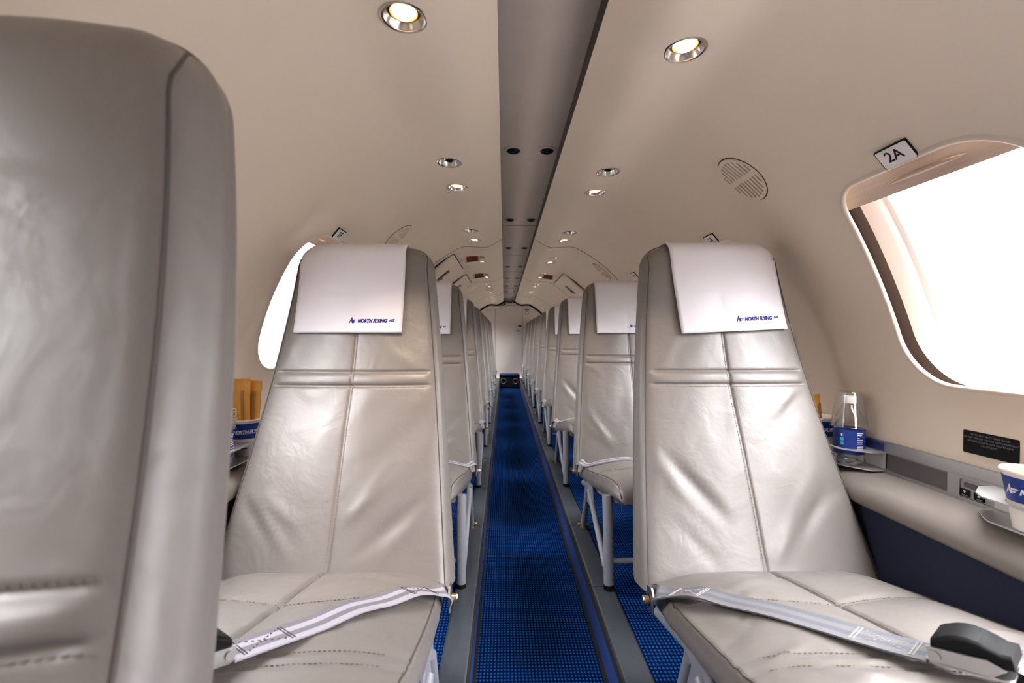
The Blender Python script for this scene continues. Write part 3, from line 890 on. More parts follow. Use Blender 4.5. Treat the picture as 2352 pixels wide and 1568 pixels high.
def folds(seed, n_low=9, n_up=5):
    rnd = random.Random(seed)
    out = []
    for k in range(n_low):      # diagonal folds radiating from the bottom centre
        sd = rnd.choice((-1, 1)); x1 = sd * rnd.uniform(.02, .12); z1 = rnd.uniform(.33, .42)
        ln = rnd.uniform(.08, .17); a = rnd.uniform(.55, 1.0)
        out.append((x1, z1, x1 + sd * ln * math.cos(a), z1 + ln * math.sin(a), rnd.uniform(.008, .014), rnd.uniform(.0025, .0058) * rnd.choice((1, -1))))
    for k in range(n_up):       # soft pulls under and over the band
        sd = rnd.choice((-1, 1)); x1 = sd * rnd.uniform(.10, .2); z1 = rnd.choice((.74, .69)) ; up = 1 if z1 > .71 else -1
        ln = rnd.uniform(.05, .13); a = rnd.uniform(.4, 1.2)
        out.append((x1, z1, x1 - sd * ln * math.cos(a), z1 + up * ln * math.sin(a), rnd.uniform(.009, .018), rnd.uniform(.001, .003)))
    for k in range(4):
        x1 = rnd.uniform(-.15, .15); z1 = rnd.uniform(.45, .62)
        ln = rnd.uniform(.08, .2); a = rnd.uniform(.7, 1.5) * rnd.choice((1, -1))
        out.append((x1, z1, x1 + ln * math.cos(a), z1 + ln * abs(math.sin(a)), rnd.uniform(.02, .035), rnd.uniform(.002, .004) * rnd.choice((1, -1))))
    return out
def fold_h(fl, x, z):
    h = 0
    for x1, z1, x2, z2, w, d in fl:
        dx, dz = x2 - x1, z2 - z1; L2 = dx * dx + dz * dz
        t = ((x - x1) * dx + (z - z1) * dz) / L2
        if t < -.2 or t > 1.2: continue
        e = abs((x - x1) * dz - (z - z1) * dx) / math.sqrt(L2)
        if e > 3 * w: continue
        tt = min(1, max(0, t)); fade = math.sin(PI * (0.12 + .76 * tt)) ** 1.0
        if t < 0: fade *= 1 + t / .2
        if t > 1: fade *= 1 - (t - 1) / .2
        h += d * max(0, fade) * math.exp(-(e / w) ** 2)
    return h
def front_d(x, z, fl):
    """displacement towards the sitter"""
    d = 0.0
    for sz in SEAMZ: d -= .0042 * math.exp(-((z - sz) / .0042) ** 2)
    mid = sum(SEAMZ) / 2
    d += .0035 * math.exp(-((z - mid) / .012) ** 2)
    if z < .93:
        d -= .0032 * math.exp(-(x / .0045) ** 2)
        d += .003 * math.exp(-((abs(x) - .05) / .05) ** 2)
    d += .008 * math.exp(-((z - .50) / .12) ** 2) * (1 - min(1, abs(x) / .25) ** 2)
    if fl: d += fold_h(fl, x, z)
    return d

def back_section(z, fl):
    a, b = top_round(z)
    w = hw(z) - a; T = thick(z)
    y0 = yc(z) + b; y1 = yc(z) + T - b * .9
    rf, rb = .032, .026
    rf = min(rf, (y1 - y0) * .5); rb = min(rb, (y1 - y0) * .45)
    pts = []
    for u in FR:
        x = u * (w - rf)
        pts.append((x, y0 + bulge(u) * .55 - front_d(x, z, fl) * (1 if b < .01 else .2), z))
    ye = y0 + bulge(1) * .55
    for k in range(1, 7):
        q = R(90 * k / 6); pts.append((w - rf + rf * math.sin(q), ye + rf * (1 - math.cos(q)), z))
    for k in range(1, 5):
        t = k / 5; pts.append((w + .004 * math.sin(PI * t), ye + rf + (y1 - rb - ye - rf) * t, z))
    for k in range(0, 6):
        q = R(90 * k / 5); pts.append((w - rb + rb * math.cos(q), y1 - rb + rb * math.sin(q), z))
    for k in range(1, 12):
        pts.append(((w - rb) * (1 - 2 * k / 12), y1, z))
    for k in range(0, 6):
        q = R(90 * k / 5); pts.append((-(w - rb) - rb * math.sin(q), y1 - rb + rb * math.cos(q), z))
    for k in range(1, 5):
        t = 1 - k / 5; pts.append((-w - .004 * math.sin(PI * t), ye + rf + (y1 - rb - ye - rf) * t, z))
    for k in range(0, 6):
        q = R(90 * (6 - k) / 6); pts.append((-(w - rf) - rf * math.sin(q), ye + rf * (1 - math.cos(q)), z))
    return pts
ZL = list(np.linspace(.275, ZTOP - RTOP, 78))
for sz in SEAMZ + [.689, .664]: ZL += [sz + d for d in (-.010, -.007, -.0045, -.002, 0, .002, .0045, .007, .010)]
ZL += [ZTOP - RTOP + RTOP * math.sin(R(q)) for q in (8, 16, 24, 32, 40, 48, 54, 60, 66, 71, 76, 80, 84, 87, 90)]
ZL = sorted(ZL); ZL = [z for i, z in enumerate(ZL) if i == 0 or z - ZL[i - 1] > 6e-4 or z > ZTOP - .004]
PIV = Vector((0, .03, .26))     # recline pivot, world-height coordinates
def L_(p, piv=PIV): return Vector((p[0] - piv.x, p[1] - piv.y, p[2] - piv.z))

def stitch(mb, p, dirv, nrm, ln=.0034, w=.0010, t=.0009):
    d = dirv.normalized(); n = nrm.normalized(); s = d.cross(n).normalized()
    m = Matrix((s, d, n)).transposed()
    mb.box(p, (w, ln, t), m)

def front_pt(x, z, fl, off=0.0):
    a, b = top_round(z); w = hw(z) - a; rf = .032
    u = max(-1, min(1, x / (w - rf)))
    return Vector((x, yc(z) + b + bulge(u) * .55 - front_d(x, z, fl) * (1 if b < .01 else .2) - off, z))

def make_back(fl):
    mb = MB()
    lo = [[L_(p) for p in back_section(z, fl)] for z in ZL]
    mb.loft(lo)
    b = mb.build('backrest', M['leather'], angle=75)
    st = MB()
    nrm = Vector((0, -1, .35))
    z = .335
    while z < .90:
        for sx in (-.0042, .0042):
            p = front_pt(sx, z, fl, .0006)
            stitch(st, L_(p), front_pt(sx, z + .004, fl) - front_pt(sx, z, fl), nrm)
        z += .0062
    st.build('stitching', M['thread'], b, smooth=False)
    for sz, d in ((SEAMZ[0], .0038), (SEAMZ[1], -.0038)):
        st = MB()
        x = -hw(sz) + .022
        while x < hw(sz) - .022:
            p = front_pt(x, sz + d, fl, .0006)
            stitch(st, L_(p), front_pt(x + .003, sz + d, fl) - p, nrm)
            x += .0062
        st.build('stitching', M['thread'], b, smooth=False)
    for s in (-1, 1):
        pp = MB()
        pts = []
        for z in np.linspace(.285, ZTOP - .012, 60):
            a, bb = top_round(z); w = hw(z) - a; rf = .032
            q = R(38 + 48 * max(0, (z - (ZTOP - .055)) / .043))
            pts.append(L_((s * (w - rf + (rf + .0002) * math.sin(q)), yc(z) + bb + bulge(1) * .55 + rf - (rf + .0002) * math.cos(q), z)))
        pp.tube(pts, .0013, 6)
        pp.build('piping', M['seam'], b)
    return b

# cushion: loops along y
CT = (-.115, -.235)      # stitched seams
def cw(y): return .240 + .016 * math.sin(PI * min(1, max(0, (-y + .05) / .62))) 
def ctop(x, y, fl=None):
    """height of the leather above the floor"""
    z = .322 - .225 * y - .12 * max(0, -y - .40) ** 2 * 4
    w = cw(y)
    z -= .028 * (abs(x) / w) ** 3.5
    v = abs(x) / w
    ya = -.205 + .075 * v; yb = -.395 + .05 * v; yb2 = -.425 + .05 * v
    dg = 0
    dg -= .006 * math.exp(-((y - ya) / .006) ** 2)
    dg -= .0045 * math.exp(-((y - yb) / .006) ** 2) + .0045 * math.exp(-((y - yb2) / .006) ** 2)
    if y > yb: dg -= .0055 * math.exp(-(x / .006) ** 2)
    pf = (abs(math.sin(PI * (y - ya) / .19))) if ya > y > yb else 0
    dg += .010 * pf * (1 - min(1, abs(abs(x) - .11) / .11) ** 2)
    if y > ya: dg += .010 * math.sin(PI * min(1, max(0, (y - ya) / .16))) * (1 - min(1, abs(abs(x) - .11) / .11) ** 2)
    z += dg
    if fl:
        z += fold_h(fl, x, y)
    # rounded nose
    if y < -.515:
        q = min(1, (-y - .515) / .065); z -= .050 * (1 - math.sqrt(max(0, 1 - q * q)))
    if y > -.02:
        z -= .25 * (y + .02)
    return z
def cbot(y):
    z = .235 - .185 * y
    if y < -.49:
        q = min(1, (-y - .49) / .09); z += .020 * (1 - math.sqrt(max(0, 1 - q * q)))
    return z
def cush_folds(seed):
    rnd = random.Random(seed); out = []
    for k in range(16):
        s = rnd.choice((-1, 1)); x1 = s * rnd.uniform(.16, .25); y1 = rnd.uniform(-.5, -.05)
        ln = rnd.uniform(.04, .12); a = rnd.uniform(-.7, .7)
        out.append((x1, y1, x1 - s * ln * math.cos(a), y1 + ln * math.sin(a), rnd.uniform(.004, .009), rnd.uniform(.002, .0045) * rnd.choice((1, -1, 1))))
    for k in range(8):
        x1 = rnd.uniform(-.18, .18); y1 = rnd.uniform(-.36, -.06); ln = rnd.uniform(.03, .08); a = rnd.uniform(.9, 2.2)
        out.append((x1, y1, x1 + ln * math.cos(a), y1 + ln * math.sin(a), rnd.uniform(.005, .01), rnd.uniform(.0018, .004) * rnd.choice((1, -1))))
    return out
def cush_section(y, fl):
    w = cw(y)
    if y < -.52:
        q = min(1, (-y - .52) / .06); w -= .022 * (1 - math.sqrt(max(0, 1 - q * q)))
    zb = cbot(y); pts = []
    rc = .014
    for u in FR:
        x = u * (w - rc); pts.append((x, y, ctop(x, y, fl)))
    ze = ctop(w - rc, y, fl)
    side = ze - rc - zb
    for k in range(1, 6):
        q = R(90 * k / 5); pts.append((w - rc + rc * math.sin(q), y, ze - rc * (1 - math.cos(q))))
    for k in range(1, 7):
        t = k / 7; pts.append((w + .010 * math.sin(PI * min(1, t * 1.1)) - .035 * t * t, y, ze - rc - side * t))
    for k in range(0, 15):
        pts.append(((w - .055) * (1 - 2 * k / 14), y, zb))
    for k in range(6, 0, -1):
        t = k / 7; pts.append((-(w + .010 * math.sin(PI * min(1, t * 1.1)) - .035 * t * t), y, ze - rc - side * t))
    ze = ctop(-(w - rc), y, fl)
    for k in range(5, 0, -1):
        q = R(90 * k / 5); pts.append((-(w - rc) - rc * math.sin(q), y, ze - rc * (1 - math.cos(q))))
    return pts
YL = sorted(list(np.linspace(.035, -.515, 66)) + [-.515 - .065 * math.sin(R(q)) for q in (10, 20, 30, 40, 50, 60, 70, 78, 84, 88, 90)])
def G_(p): return Vector((p[0], p[1], p[2] - ZB))
def make_cushion(fl):
    mb = MB()
    mb.loft([[G_(p) for p in cush_section(y, fl)] for y in YL])
    c = mb.build('seat_cushion', M['leather'], angle=75)
    up = Vector((0, 0, 1))
    def row(fy, x0, x1):
        st = MB()
        x = x0
        while x < x1:
            y = fy(x); p = Vector((x, y, ctop(x, y, fl) + .0006)); q = Vector((x + .003, fy(x + .003), ctop(x + .003, fy(x + .003), fl) + .0006))
            stitch(st, G_(p), q - p, up); x += .0062
        st.build('stitching', M['thread'], c, smooth=False)
    for f0, k in ((-.205, .075), (-.395, .05), (-.425, .05)):
        for dd in ((.0045, -.0045) if f0 == -.205 else (.004,)):
            row(lambda x: f0 + k * abs(x) / cw(-.2) + dd, -.215, .215)
    y = -.03; st = MB()
    while y > -.39:
        p = Vector((.0045, y, ctop(.0045, y, fl) + .0006)); q = Vector((.0045, y - .003, ctop(.0045, y - .003, fl) + .0006))
        stitch(st, G_(p), q - p, up); y -= .0062
    st.build('stitching', M['thread'], c, smooth=False)
    for s in (-1, 1):
        pts = []; pp = MB()
        for y in np.linspace(.0, -.555, 50):
            w = cw(y)
            if y < -.52:
                q = min(1, (-y - .52) / .06); w -= .022 * (1 - math.sqrt(max(0, 1 - q * q)))
            rc = .014; q = R(40)
            pts.append(G_((s * (w - rc + rc * math.sin(q)), y, ctop(s * (w - rc), y, fl) - rc * (1 - math.cos(q)) + .0003)))
        last = pts[-1]
        pts += [last + Vector((-s * .002, -.018, -.022)), last + Vector((-s * .004, -.021, -.06))]
        pp.tube(pts, .0014, 6)
        pp.build('piping', M['seam'], c)
    return c

def ribbon(mb, pts, widthdir, w, t=.0022, nmat=1, strips=4, normal=None):
    """flat web along pts; widthdir per point"""
    P = [Vector(p) for p in pts]
    n = len(P)
    W = [Vector(d).normalized() for d in widthdir]
    rows_t, rows_b = [], []
    for i in range(n):
        T = (P[min(i + 1, n - 1)] - P[max(i - 1, 0)]).normalized()
        N = W[i].cross(T).normalized()
        if N.z < 0: N = -N
        rows_t.append([P[i] + W[i] * (w * (k / strips - .5)) + N * t / 2 for k in range(strips + 1)])
        rows_b.append([P[i] + W[i] * (w * (k / strips - .5)) - N * t / 2 for k in range(strips + 1)])
    for k in range(strips):
        mb.mat = (k // 2) % nmat if strips == 8 else k % nmat
        for rows in (rows_t, rows_b):
            mb.add([r[k] for r in rows] + [r[k + 1] for r in rows], [(i, i + 1, n + i + 1, n + i) for i in range(n - 1)])
    mb.mat = 0
    for k in (0, strips):
        mb.add([r[k] for r in rows_t] + [r[k] for r in rows_b], [(i, i + 1, n + i + 1, n + i) for i in range(n - 1)])
    return rows_t

def smooth_path(ctrl, n=40):
    C = [Vector(c) for c in ctrl]
    C = [C[0] * 2 - C[1]] + C + [C[-1] * 2 - C[-2]]
    out = []
    seg = len(C) - 3
    for i in range(seg):
        m = max(2, n // seg)
        for k in range(m):
            t = k / m
            a, b, c, d = C[i], C[i + 1], C[i + 2], C[i + 3]
            out.append(0.5 * ((2 * b) + (-a + c) * t + (2 * a - 5 * b + 4 * c - d) * t * t + (-a + 3 * b - 3 * c + d) * t ** 3))
    out.append(C[-2])
    return out

def make_belt(s, kind, fl):
    """s: aisle direction (+1 means the aisle is at +x). kind: 'striped', 'worn', 'plain'"""
    e = MB()
    A = lambda x, y, dz=.004: Vector((s * x, y, ctop(s * x, y, fl) + dz - ZB))
    b0, b1 = A(.236, -.112, .024), A(.034, -.408, .014)
    def tl(t):
        p = b0.lerp(b1, t); return Vector((p.x, p.y, max(p.z, ctop(p.x, p.y, fl) + .0045 - ZB)))
    if kind == 'plain':
        ctrl = [Vector((s * .268, -.062, .292 - ZB)), Vector((s * .262, -.08, .335 - ZB)), A(.235, -.095, .007), A(.19, -.11, .004), A(.10, -.13), A(0, -.14), A(-.12, -.13), A(-.22, -.10, .006), Vector((-s * .262, -.07, .33 - ZB))]
        mats = [M['beltA'], M['beltB']]
    else:
        ctrl = [Vector((s * .268, -.068, .290 - ZB)), Vector((s * .264, -.082, .318 - ZB)), A(.246, -.100, .010)] + [tl(t) for t in (.12, .3, .48, .66, .84, 1.0)]
        mats = [M['beltA'], M['beltB']] if kind == 'striped' else [M['beltC'], M['beltD']]
    path = smooth_path(ctrl, 48)
    wd = []
    for i, p in enumerate(path):
        T = path[min(i + 1, len(path) - 1)] - path[max(i - 1, 0)]
        t = i / (len(path) - 1)
        upv = Vector((s * 1.0, 0, .4)).lerp(Vector((0, 0, 1)), min(1, t * 5))
        wd.append(T.cross(upv).normalized() * (1 if kind else 1))
    rows = ribbon(e, path, wd, .048, .0024, 2, 8)
    belt = e.build('seat_belt', mats, None, angle=40)
    # stitched boxes near both ends
    st = MB()
    if kind != 'plain':
        def seg(i0, k0, i1, k1):
            nonlocal st
            nseg = 10
            for j in range(nseg):
                t = (j + .5) / nseg; fi = i0 + (i1 - i0) * t; fk = k0 + (k1 - k0) * t
                i = int(fi); k = int(fk); a = rows[min(i, len(rows) - 1)][min(k, 8)]
                b_ = rows[min(i + 1, len(rows) - 1)][min(k, 8)]; c_ = rows[min(i, len(rows) - 1)][min(k + 1, 8)]
                p = a + (b_ - a) * (fi - i) + (c_ - a) * (fk - k)
                d = (b_ - a) * (i1 - i0) / nseg + (c_ - a) * (k1 - k0) / nseg
                n_ = (b_ - a).cross(c_ - a)
                if n_.z < 0: n_ = -n_
                stitch(st, p + n_.normalized() * .0004, d, n_, .003, .0010, .001)
        L = len(rows) - 1
        for i0, i1 in ((L * .28, L * .40), (L * .83, L * .97)):
            st = MB()
            seg(i0, .8, i0, 7.2); seg(i1, .8, i1, 7.2); seg(i0, .8, i1, 7.2); seg(i0, 7.2, i1, .8); seg(i0 + .4, .8, i0 + .4, 7.2); seg(i1 - .4, .8, i1 - .4, 7.2)
            st.build('belt_stitching', M['seam'] if kind == 'striped' else M['beltthread'], belt, smooth=False)
    # anchor plate and bolt
    an = MB()
    fr = Matrix(((0, 0, s, s * .2685), (1, 0, 0, -.066), (0, 1, 0, .297 - ZB), (0, 0, 0, 1)))
    an.prism([(-.016, -.016), (.012, -.018), (.018, .0), (.012, .024), (-.012, .030), (-.024, .018)], fr, .004)
    an.build('anchor_plate', M['alu'], belt, angle=30)
    bo = MB(); bo.lathe([(0, .017), (.007, .017), (.0085, .015), (.0085, .004), (.0115, .004), (.0115, 0)], 6 * 3, fr); bo.build('anchor_bolt', M['brass'], belt, angle=30)
    if kind != 'plain':
        # buckle: steel base and black lift lid, in line with the belt
        end = path[-1]; T = (path[-1] - path[-3]).normalized(); U = Vector((0, 0, 1)); S = U.cross(T).normalized(); U = T.cross(S)
        m = Matrix((T, S, U)).transposed().to_4x4(); m.translation = end + T * .036 + U * .010
        bk = MB(); bk.prism(rrect(0, 0, .074, .056, .010, 5), m @ Matrix.Translation((0, 0, -.008)), .003)
        for sy in (-1, 1): bk.prism([(-.032, -.006), (.02, -.006), (.034, .004), (.02, .011), (-.032, .011)], m @ Matrix(((1, 0, 0, 0), (0, 0, 1, sy * .0265 - .0015), (0, 1, 0, 0), (0, 0, 0, 1))), .003)
        bk.tube([m @ Vector((-.026, -.03, .002)), m @ Vector((-.026, .03, .002))], .006, 12)
        bk.build('buckle_base', M['alu'], belt, angle=30)
        ld = MB()
        cross = []
        for i in range(9):
            t = i / 8; x = -.028 + .068 * t; zt = .018 + .010 * math.sin(PI * min(1, t * 1.15)) ; zb_ = .0 + .004 * t
            hwd = .0255 * (1 - .12 * t)
            cross.append([m @ Vector((x, -hwd, zb_)), m @ Vector((x, -hwd, zt - .003)), m @ Vector((x, -hwd + .004, zt)), m @ Vector((x, hwd - .004, zt)), m @ Vector((x, hwd, zt - .003)), m @ Vector((x, hwd, zb_))])
        ld.loft(cross); ld.build('buckle_lid', M['black'], belt, angle=50, bevel=.0012)
        # the other half of the belt carries on from the buckle
        o2 = MB()
        c2 = [m @ Vector((.030, 0, -.004)), A(-.045, -.450, .006), A(-.10, -.435, .005), A(-.17, -.385, .005), A(-.222, -.335, .006), Vector((-s * .262, -.30, .355 - ZB)), Vector((-s * .268, -.28, .32 - ZB))]
        p2 = smooth_path(c2, 40); w2 = [(p2[min(i + 1, len(p2) - 1)] - p2[max(i - 1, 0)]).cross(Vector((0, 0, 1))).normalized() for i in range(len(p2))]
        ribbon(o2, p2, w2, .046, .0024, 2, 8)
        o2.build('tongue_strap', mats, belt, angle=40)
    return belt

def make_frame(s):
    """returns list of (object) for legs etc., aisle at s*x"""
    out = []
    la = .256
    for xx in (s * la, -s * .215):
        mb = MB(); mb.tube([(xx, -.540, .012), (xx, -.534, .17), (xx, -.520, .255)], [.0135, .0145, .0145], 16)
        out.append(mb.build('front_leg', M['legpaint']))
        ft = MB(); ft.lathe([(0, .016), (.010, .016), (.010, .008), (.015, .007), (.015, 0), (0, 0)], 16, Matrix.Translation((xx, -.540, .0005)))
        ft.build('leg_foot', M['black'], out[-1])
        mb = MB(); mb.tube([(xx, -.138, .012), (xx, -.19, .10), (xx, -.225, .185)], .0105, 14)
        out.append(mb.build('rear_leg', M['legpaint']))
        ft = MB(); ft.lathe([(0, .02), (.009, .02), (.009, .006), (.013, .006), (.013, 0), (0, 0)], 14, Matrix.Translation((xx, -.138, .0005)))
        ft.tube([(xx - .022, -.138, .014), (xx + .022, -.138, .014)], .006, 10)
        ft.build('leg_foot', M['brass'], out[-1])
        mb = MB(); mb.tube([(xx + s * .004, -.520, .05), (xx + s * .004, -.27, .185)], .0095, 12)
        out.append(mb.build('brace', M['legpaint']))
        mb = MB()
        fr = Matrix(((0, 0, 1, xx - .002), (1, 0, 0, 0), (0, 1, 0, 0), (0, 0, 0, 1)))
        mb.prism([(-.345, .135), (-.20, .125), (-.205, .20), (-.30, .205)], fr, .004)
        out.append(mb.build('bracket_plate', M['legpaint'], angle=30))
    mb = MB(); mb.tube([(s * la, -.535, .075), (-s * .215, -.535, .075)], .008, 12)
    out.append(mb.build('crossbar', M['legpaint']))
    mb = MB()
    for xx in (s * .228, -s * .205):
        mb.tube([(xx, -.525, .246), (xx, .0, .122)], .013, 12)
    for yy, zz in ((-.515, .242), (-.03, .129)):
        mb.tube([(-.22, yy, zz), (.235 * 1, yy, zz)], .011, 12)
    out.append(mb.build('seat_frame', M['legpaint']))
    return out

def seat_proto(s, seed):
    e = empty('cabin_seat')
    b = make_back(folds(seed)); b.parent = e; b.location = (PIV.x, PIV.y, PIV.z - ZB)
    c = make_cushion(cush_folds(seed + 5)); c.parent = e
    for o in make_frame(s): o.parent = e
    return e

ROWY = [0.080, 0.97, 1.82, 2.67, 3.45, 4.215, 4.98, 5.745, 6.51]
RIGHTY = [0.95, 1.80] + ROWY[3:] + [7.265]
def seat_label(side, k, cov):
    base = {-1: 'plate 3F', 1: 'plate 2A'}[side]
    if side == -1 and k == 0: return 'big blurred grey leather seat cropped by the photo edge, closest to the camera'
    nth = ORD[k] if side == 1 else ORD[k]
    return '%s grey leather seat from the camera %s of the aisle, %s' % (ORD[k], 'left' if side == -1 else 'right', 'white cover on its headrest' if cov else 'bare headrest')
COVERED = {-1: (1, 2, 3), 1: (0, 1, 2, 3, 4)}
seats = {}
for s_aisle, sg, ys in ((1, -1, ROWY), (-1, 1, RIGHTY)):
    variants = [seat_proto(s_aisle, 11 + 40 * (sg > 0)), seat_proto(s_aisle, 23 + 40 * (sg > 0))]
    used = [False, False]
    if sg == -1:
        SEAMZ[:] = [.689, .664]; front_row = seat_proto(s_aisle, 77); SEAMZ[:] = [.729, .696]
    near = 1 if sg == -1 else 0
    for k, y in enumerate(ys):
        vi = k % 2
        if sg == -1 and k == 0:
            e = front_row; e.scale = (.9, 1.08, .985); e.location = (-.476, y, ZB + .0005)
        else:
            e = variants[vi] if not used[vi] else copy_tree(variants[vi])
            used[vi] = True
            e.location = (sg * SX + (.009 if sg == 1 and k == 0 else 0), y, ZB + (.0040 if sg == 1 else .0005))
        seats[(sg, k)] = e
        tag(e, seat_label(sg, k, k in COVERED[sg]), 'seat', 'grey leather cabin seats')
    # belts after the copies, so that each row gets its own kind
    fls = [cush_folds(11 + 40 * (sg > 0) + 5), cush_folds(23 + 40 * (sg > 0) + 5)]
    for k, y in enumerate(ys):
        kind = ('striped' if sg == -1 else 'worn') if k == near else 'plain'
        pass
    plain = {}
    for k, y in enumerate(ys):
        vi = k % 2
        if k == near:
            b = make_belt(s_aisle, 'striped' if sg == -1 else 'worn', fls[vi]); b.parent = seats[(sg, k)]
        elif vi not in plain:
            b = make_belt(s_aisle, 'plain', fls[vi]); b.parent = seats[(sg, k)]; plain[vi] = b
        else:
            copy_tree(plain[vi], seats[(sg, k)])
RECL = {(-1, 0): R(2.2), (1, 0): R(-.0)}
for key, a in RECL.items():
    for ch in seats[key].children:
        if ch.name.startswith('backrest'): ch.rotation_euler.x = a

# ------------------------------------------------------------------ headrest covers
def cover_pt(x, t, amp, seed):
    """t: metres along the cloth from its front hem (0) up and over the top"""
    zh = .828
    zf = ZTOP - .040
    lf = (zf - zh) * 1.03
    r = .044
    ztop = ZTOP
    a = max(0, abs(x) - (hw(ZTOP) - RTOP)); ztop -= RTOP - math.sqrt(max(0, RTOP ** 2 - a * a))
    T = thick(1.03)
    off = .0065
    wv = amp * (math.sin(17 * x + seed) * .5 + math.sin(31 * x - 9 * t + seed * 2) * .35 + math.sin(23 * t + 8 * x + seed * 3) * .5)
    if t < lf:
        z = zh + (zf - zh) * t / lf
        q = t / lf
        p = front_pt(x, z, None, off + .003 * (1 - q) ** 2 + abs(wv) * (1 - q * .7))
        return p
    t -= lf
    la = r * PI / 2
    yf = front_pt(x, ZTOP - .0405, None).y
    if t < la:
        f = t / r
        return Vector((x, yf - off + r * (1 - math.cos(f)), ztop - .040 + .0405 * math.sin(f) + off * math.sin(f)))
    t -= la
    flat = T - 2 * .040 + .006
    if t < flat: return Vector((x, yf - off + r + t, ztop + .0005 + off))
    t -= flat
    if t < la:
        f = t / r
        return Vector((x, yf - off + r + flat + (r + .002) * math.sin(f), ztop + .0005 + off - .042 * (1 - math.cos(f))))
    t -= la
    return Vector((x, yf - off + r + flat + r + .006 - t * .10, ztop + off - .042 - t))
LCOV = (ZTOP - .040 - .828) * 1.03 + .044 * PI + .02 + .07

def emblem():
    """NF mark: peaked slanted N with a double-barred F, unit height 1"""
    polys = [[(0, 0), (.20, 0), (.50, .62), (.62, 1.05), (.50, 1.0)],
             [(.62, 1.05), (.52, .60), (.66, .0), (.80, .0), (.76, .30)],
             [(.44, .5), (.54, .56), (.80, .02), (.66, .0)],
             [(.78, .62), (1.62, .62), (1.50, .44), (.80, .44)],
             [(.78, .34), (1.36, .34), (1.24, .16), (.80, .16)],
             [(.74, .62), (.90, .62), (.96, .0), (.80, .0)]]
    return polys

def logo_mesh(fmap):
    """emblem + name; local coords start at x=0, cap height about 9 mm"""
    mb = MB()
    for p in emblem():
        mb.add([fmap(x * .0125, y * .0150 - .0055) for x, y in p], [tuple(range(len(p)))])
    td = text_data('NORTH FLYING', .0128, shear=.28, offset=.00075, align='LEFT', spacing=.96)
    wmax = max(v[0] for v in td[0])
    put_text(mb, td, lambda x, y: fmap(x * (.076 / wmax) + .0215, y - .0002))
    td = text_data('A/S', .0088, shear=.28, offset=.0005, align='LEFT')
    put_text(mb, td, lambda x, y: fmap(x + .1015, y + .0016))
    return mb

def make_cover(amp, seed, dx, skew, w=.278):
    NU, NV = 30, 64
    pt = lambda u, t: cover_pt(u + dx - skew * 1.5 * (min(t, .3) - .05), t + skew * 1.3 * u, amp, seed)
    mb = MB()
    vs = [pt(-w / 2 + w * i / NU, LCOV * j / NV) for j in range(NV + 1) for i in range(NU + 1)]
    mb.add([G_(p) for p in vs], [(j * (NU + 1) + i, j * (NU + 1) + i + 1, (j + 1) * (NU + 1) + i + 1, (j + 1) * (NU + 1) + i) for j in range(NV) for i in range(NU)])
    c = mb.build('headrest_cover', M['cloth'], angle=80)
    sm = c.modifiers.new('cloth_thickness', 'SOLIDIFY'); sm.thickness = .0014; sm.offset = 0
    def fmap(x, y):
        u = .004 + x; t = .030 + y
        p = pt(u, t); px = pt(u + .002, t) - p; pz = pt(u, t + .002) - p
        n = px.cross(pz).normalized()
        if n.y > 0: n = -n
        return G_(p + n * .0013)
    logo_mesh(fmap).build('printed_logo', M['ink'], c, smooth=False)
    return c
cov = {('L', 0): make_cover(.0012, 1.0, -.022, 0.0), ('R', 0): make_cover(.0032, 2.3, .028, .035),
       ('L', 1): make_cover(.0010, 3.3, .0, .0), ('R', 1): make_cover(.0014, 4.1, .0, .0)}
seen = set()
for sg, nm in ((-1, 'L'), (1, 'R')):
    for j, k in enumerate(COVERED[sg]):
        pk = (nm, 0 if j == 0 else 1)
        c = cov[pk] if pk not in seen else copy_tree(cov[pk])
        seen.add(pk)
        c.location = seats[(sg, k)].location
        lab = {(-1, 0): 'smooth white headrest cover with navy logo on the nearer seat left of the aisle',
               (1, 0): 'creased tilted white headrest cover with navy logo below plate 3A'}.get((sg, j),
               'white headrest cover on the %s covered seat along the %s of the aisle' % (ORD[j], 'left' if sg < 0 else 'right'))
        tag(c, lab, 'headrest cover', 'white headrest covers')

# ------------------------------------------------------------------ things on the side ledges
def holder(sg, y0, y1, cups, label):
    """bent sheet-metal cup holder: back plate, top shelf with round holes, bottom shelf"""
    e = empty('cup_holder')
    zt, zl = .5480, .5065
    xi, xo = .718, .797
    def shelf(z, x_in, hol, nm, t=.0025):
        ol_ = [(xo, y0), (xo, y1), (xo - .03, y1), (x_in + .012, y1 - .03), (x_in, y1 - .05), (x_in, y0 + .05), (x_in + .012, y0 + .03), (xo - .03, y0)]
        ol_ = [(sg * x, y) for x, y in ol_]
        mb = MB(); mb.prism(ol_, Matrix.Translation((0, 0, z)), t, [circ(sg * cx, cy, rr, 32) for cx, cy, rr in hol])
        return mb.build(nm, M['plate'], e, angle=30)
    shelf(zt, xi, cups, 'top_shelf')
    shelf(zl, xi + .012, [], 'bottom_shelf')
    mb = MB(); mb.box((sg * (xo + .0005), (y0 + y1) / 2, (zt + zl) / 2 + .001), (.002, y1 - y0, zt - zl + .003)); mb.build('back_plate', M['plate'], e, smooth=False)
    tag(e, label, 'cup holder', 'sheet metal cup holders')
    return e

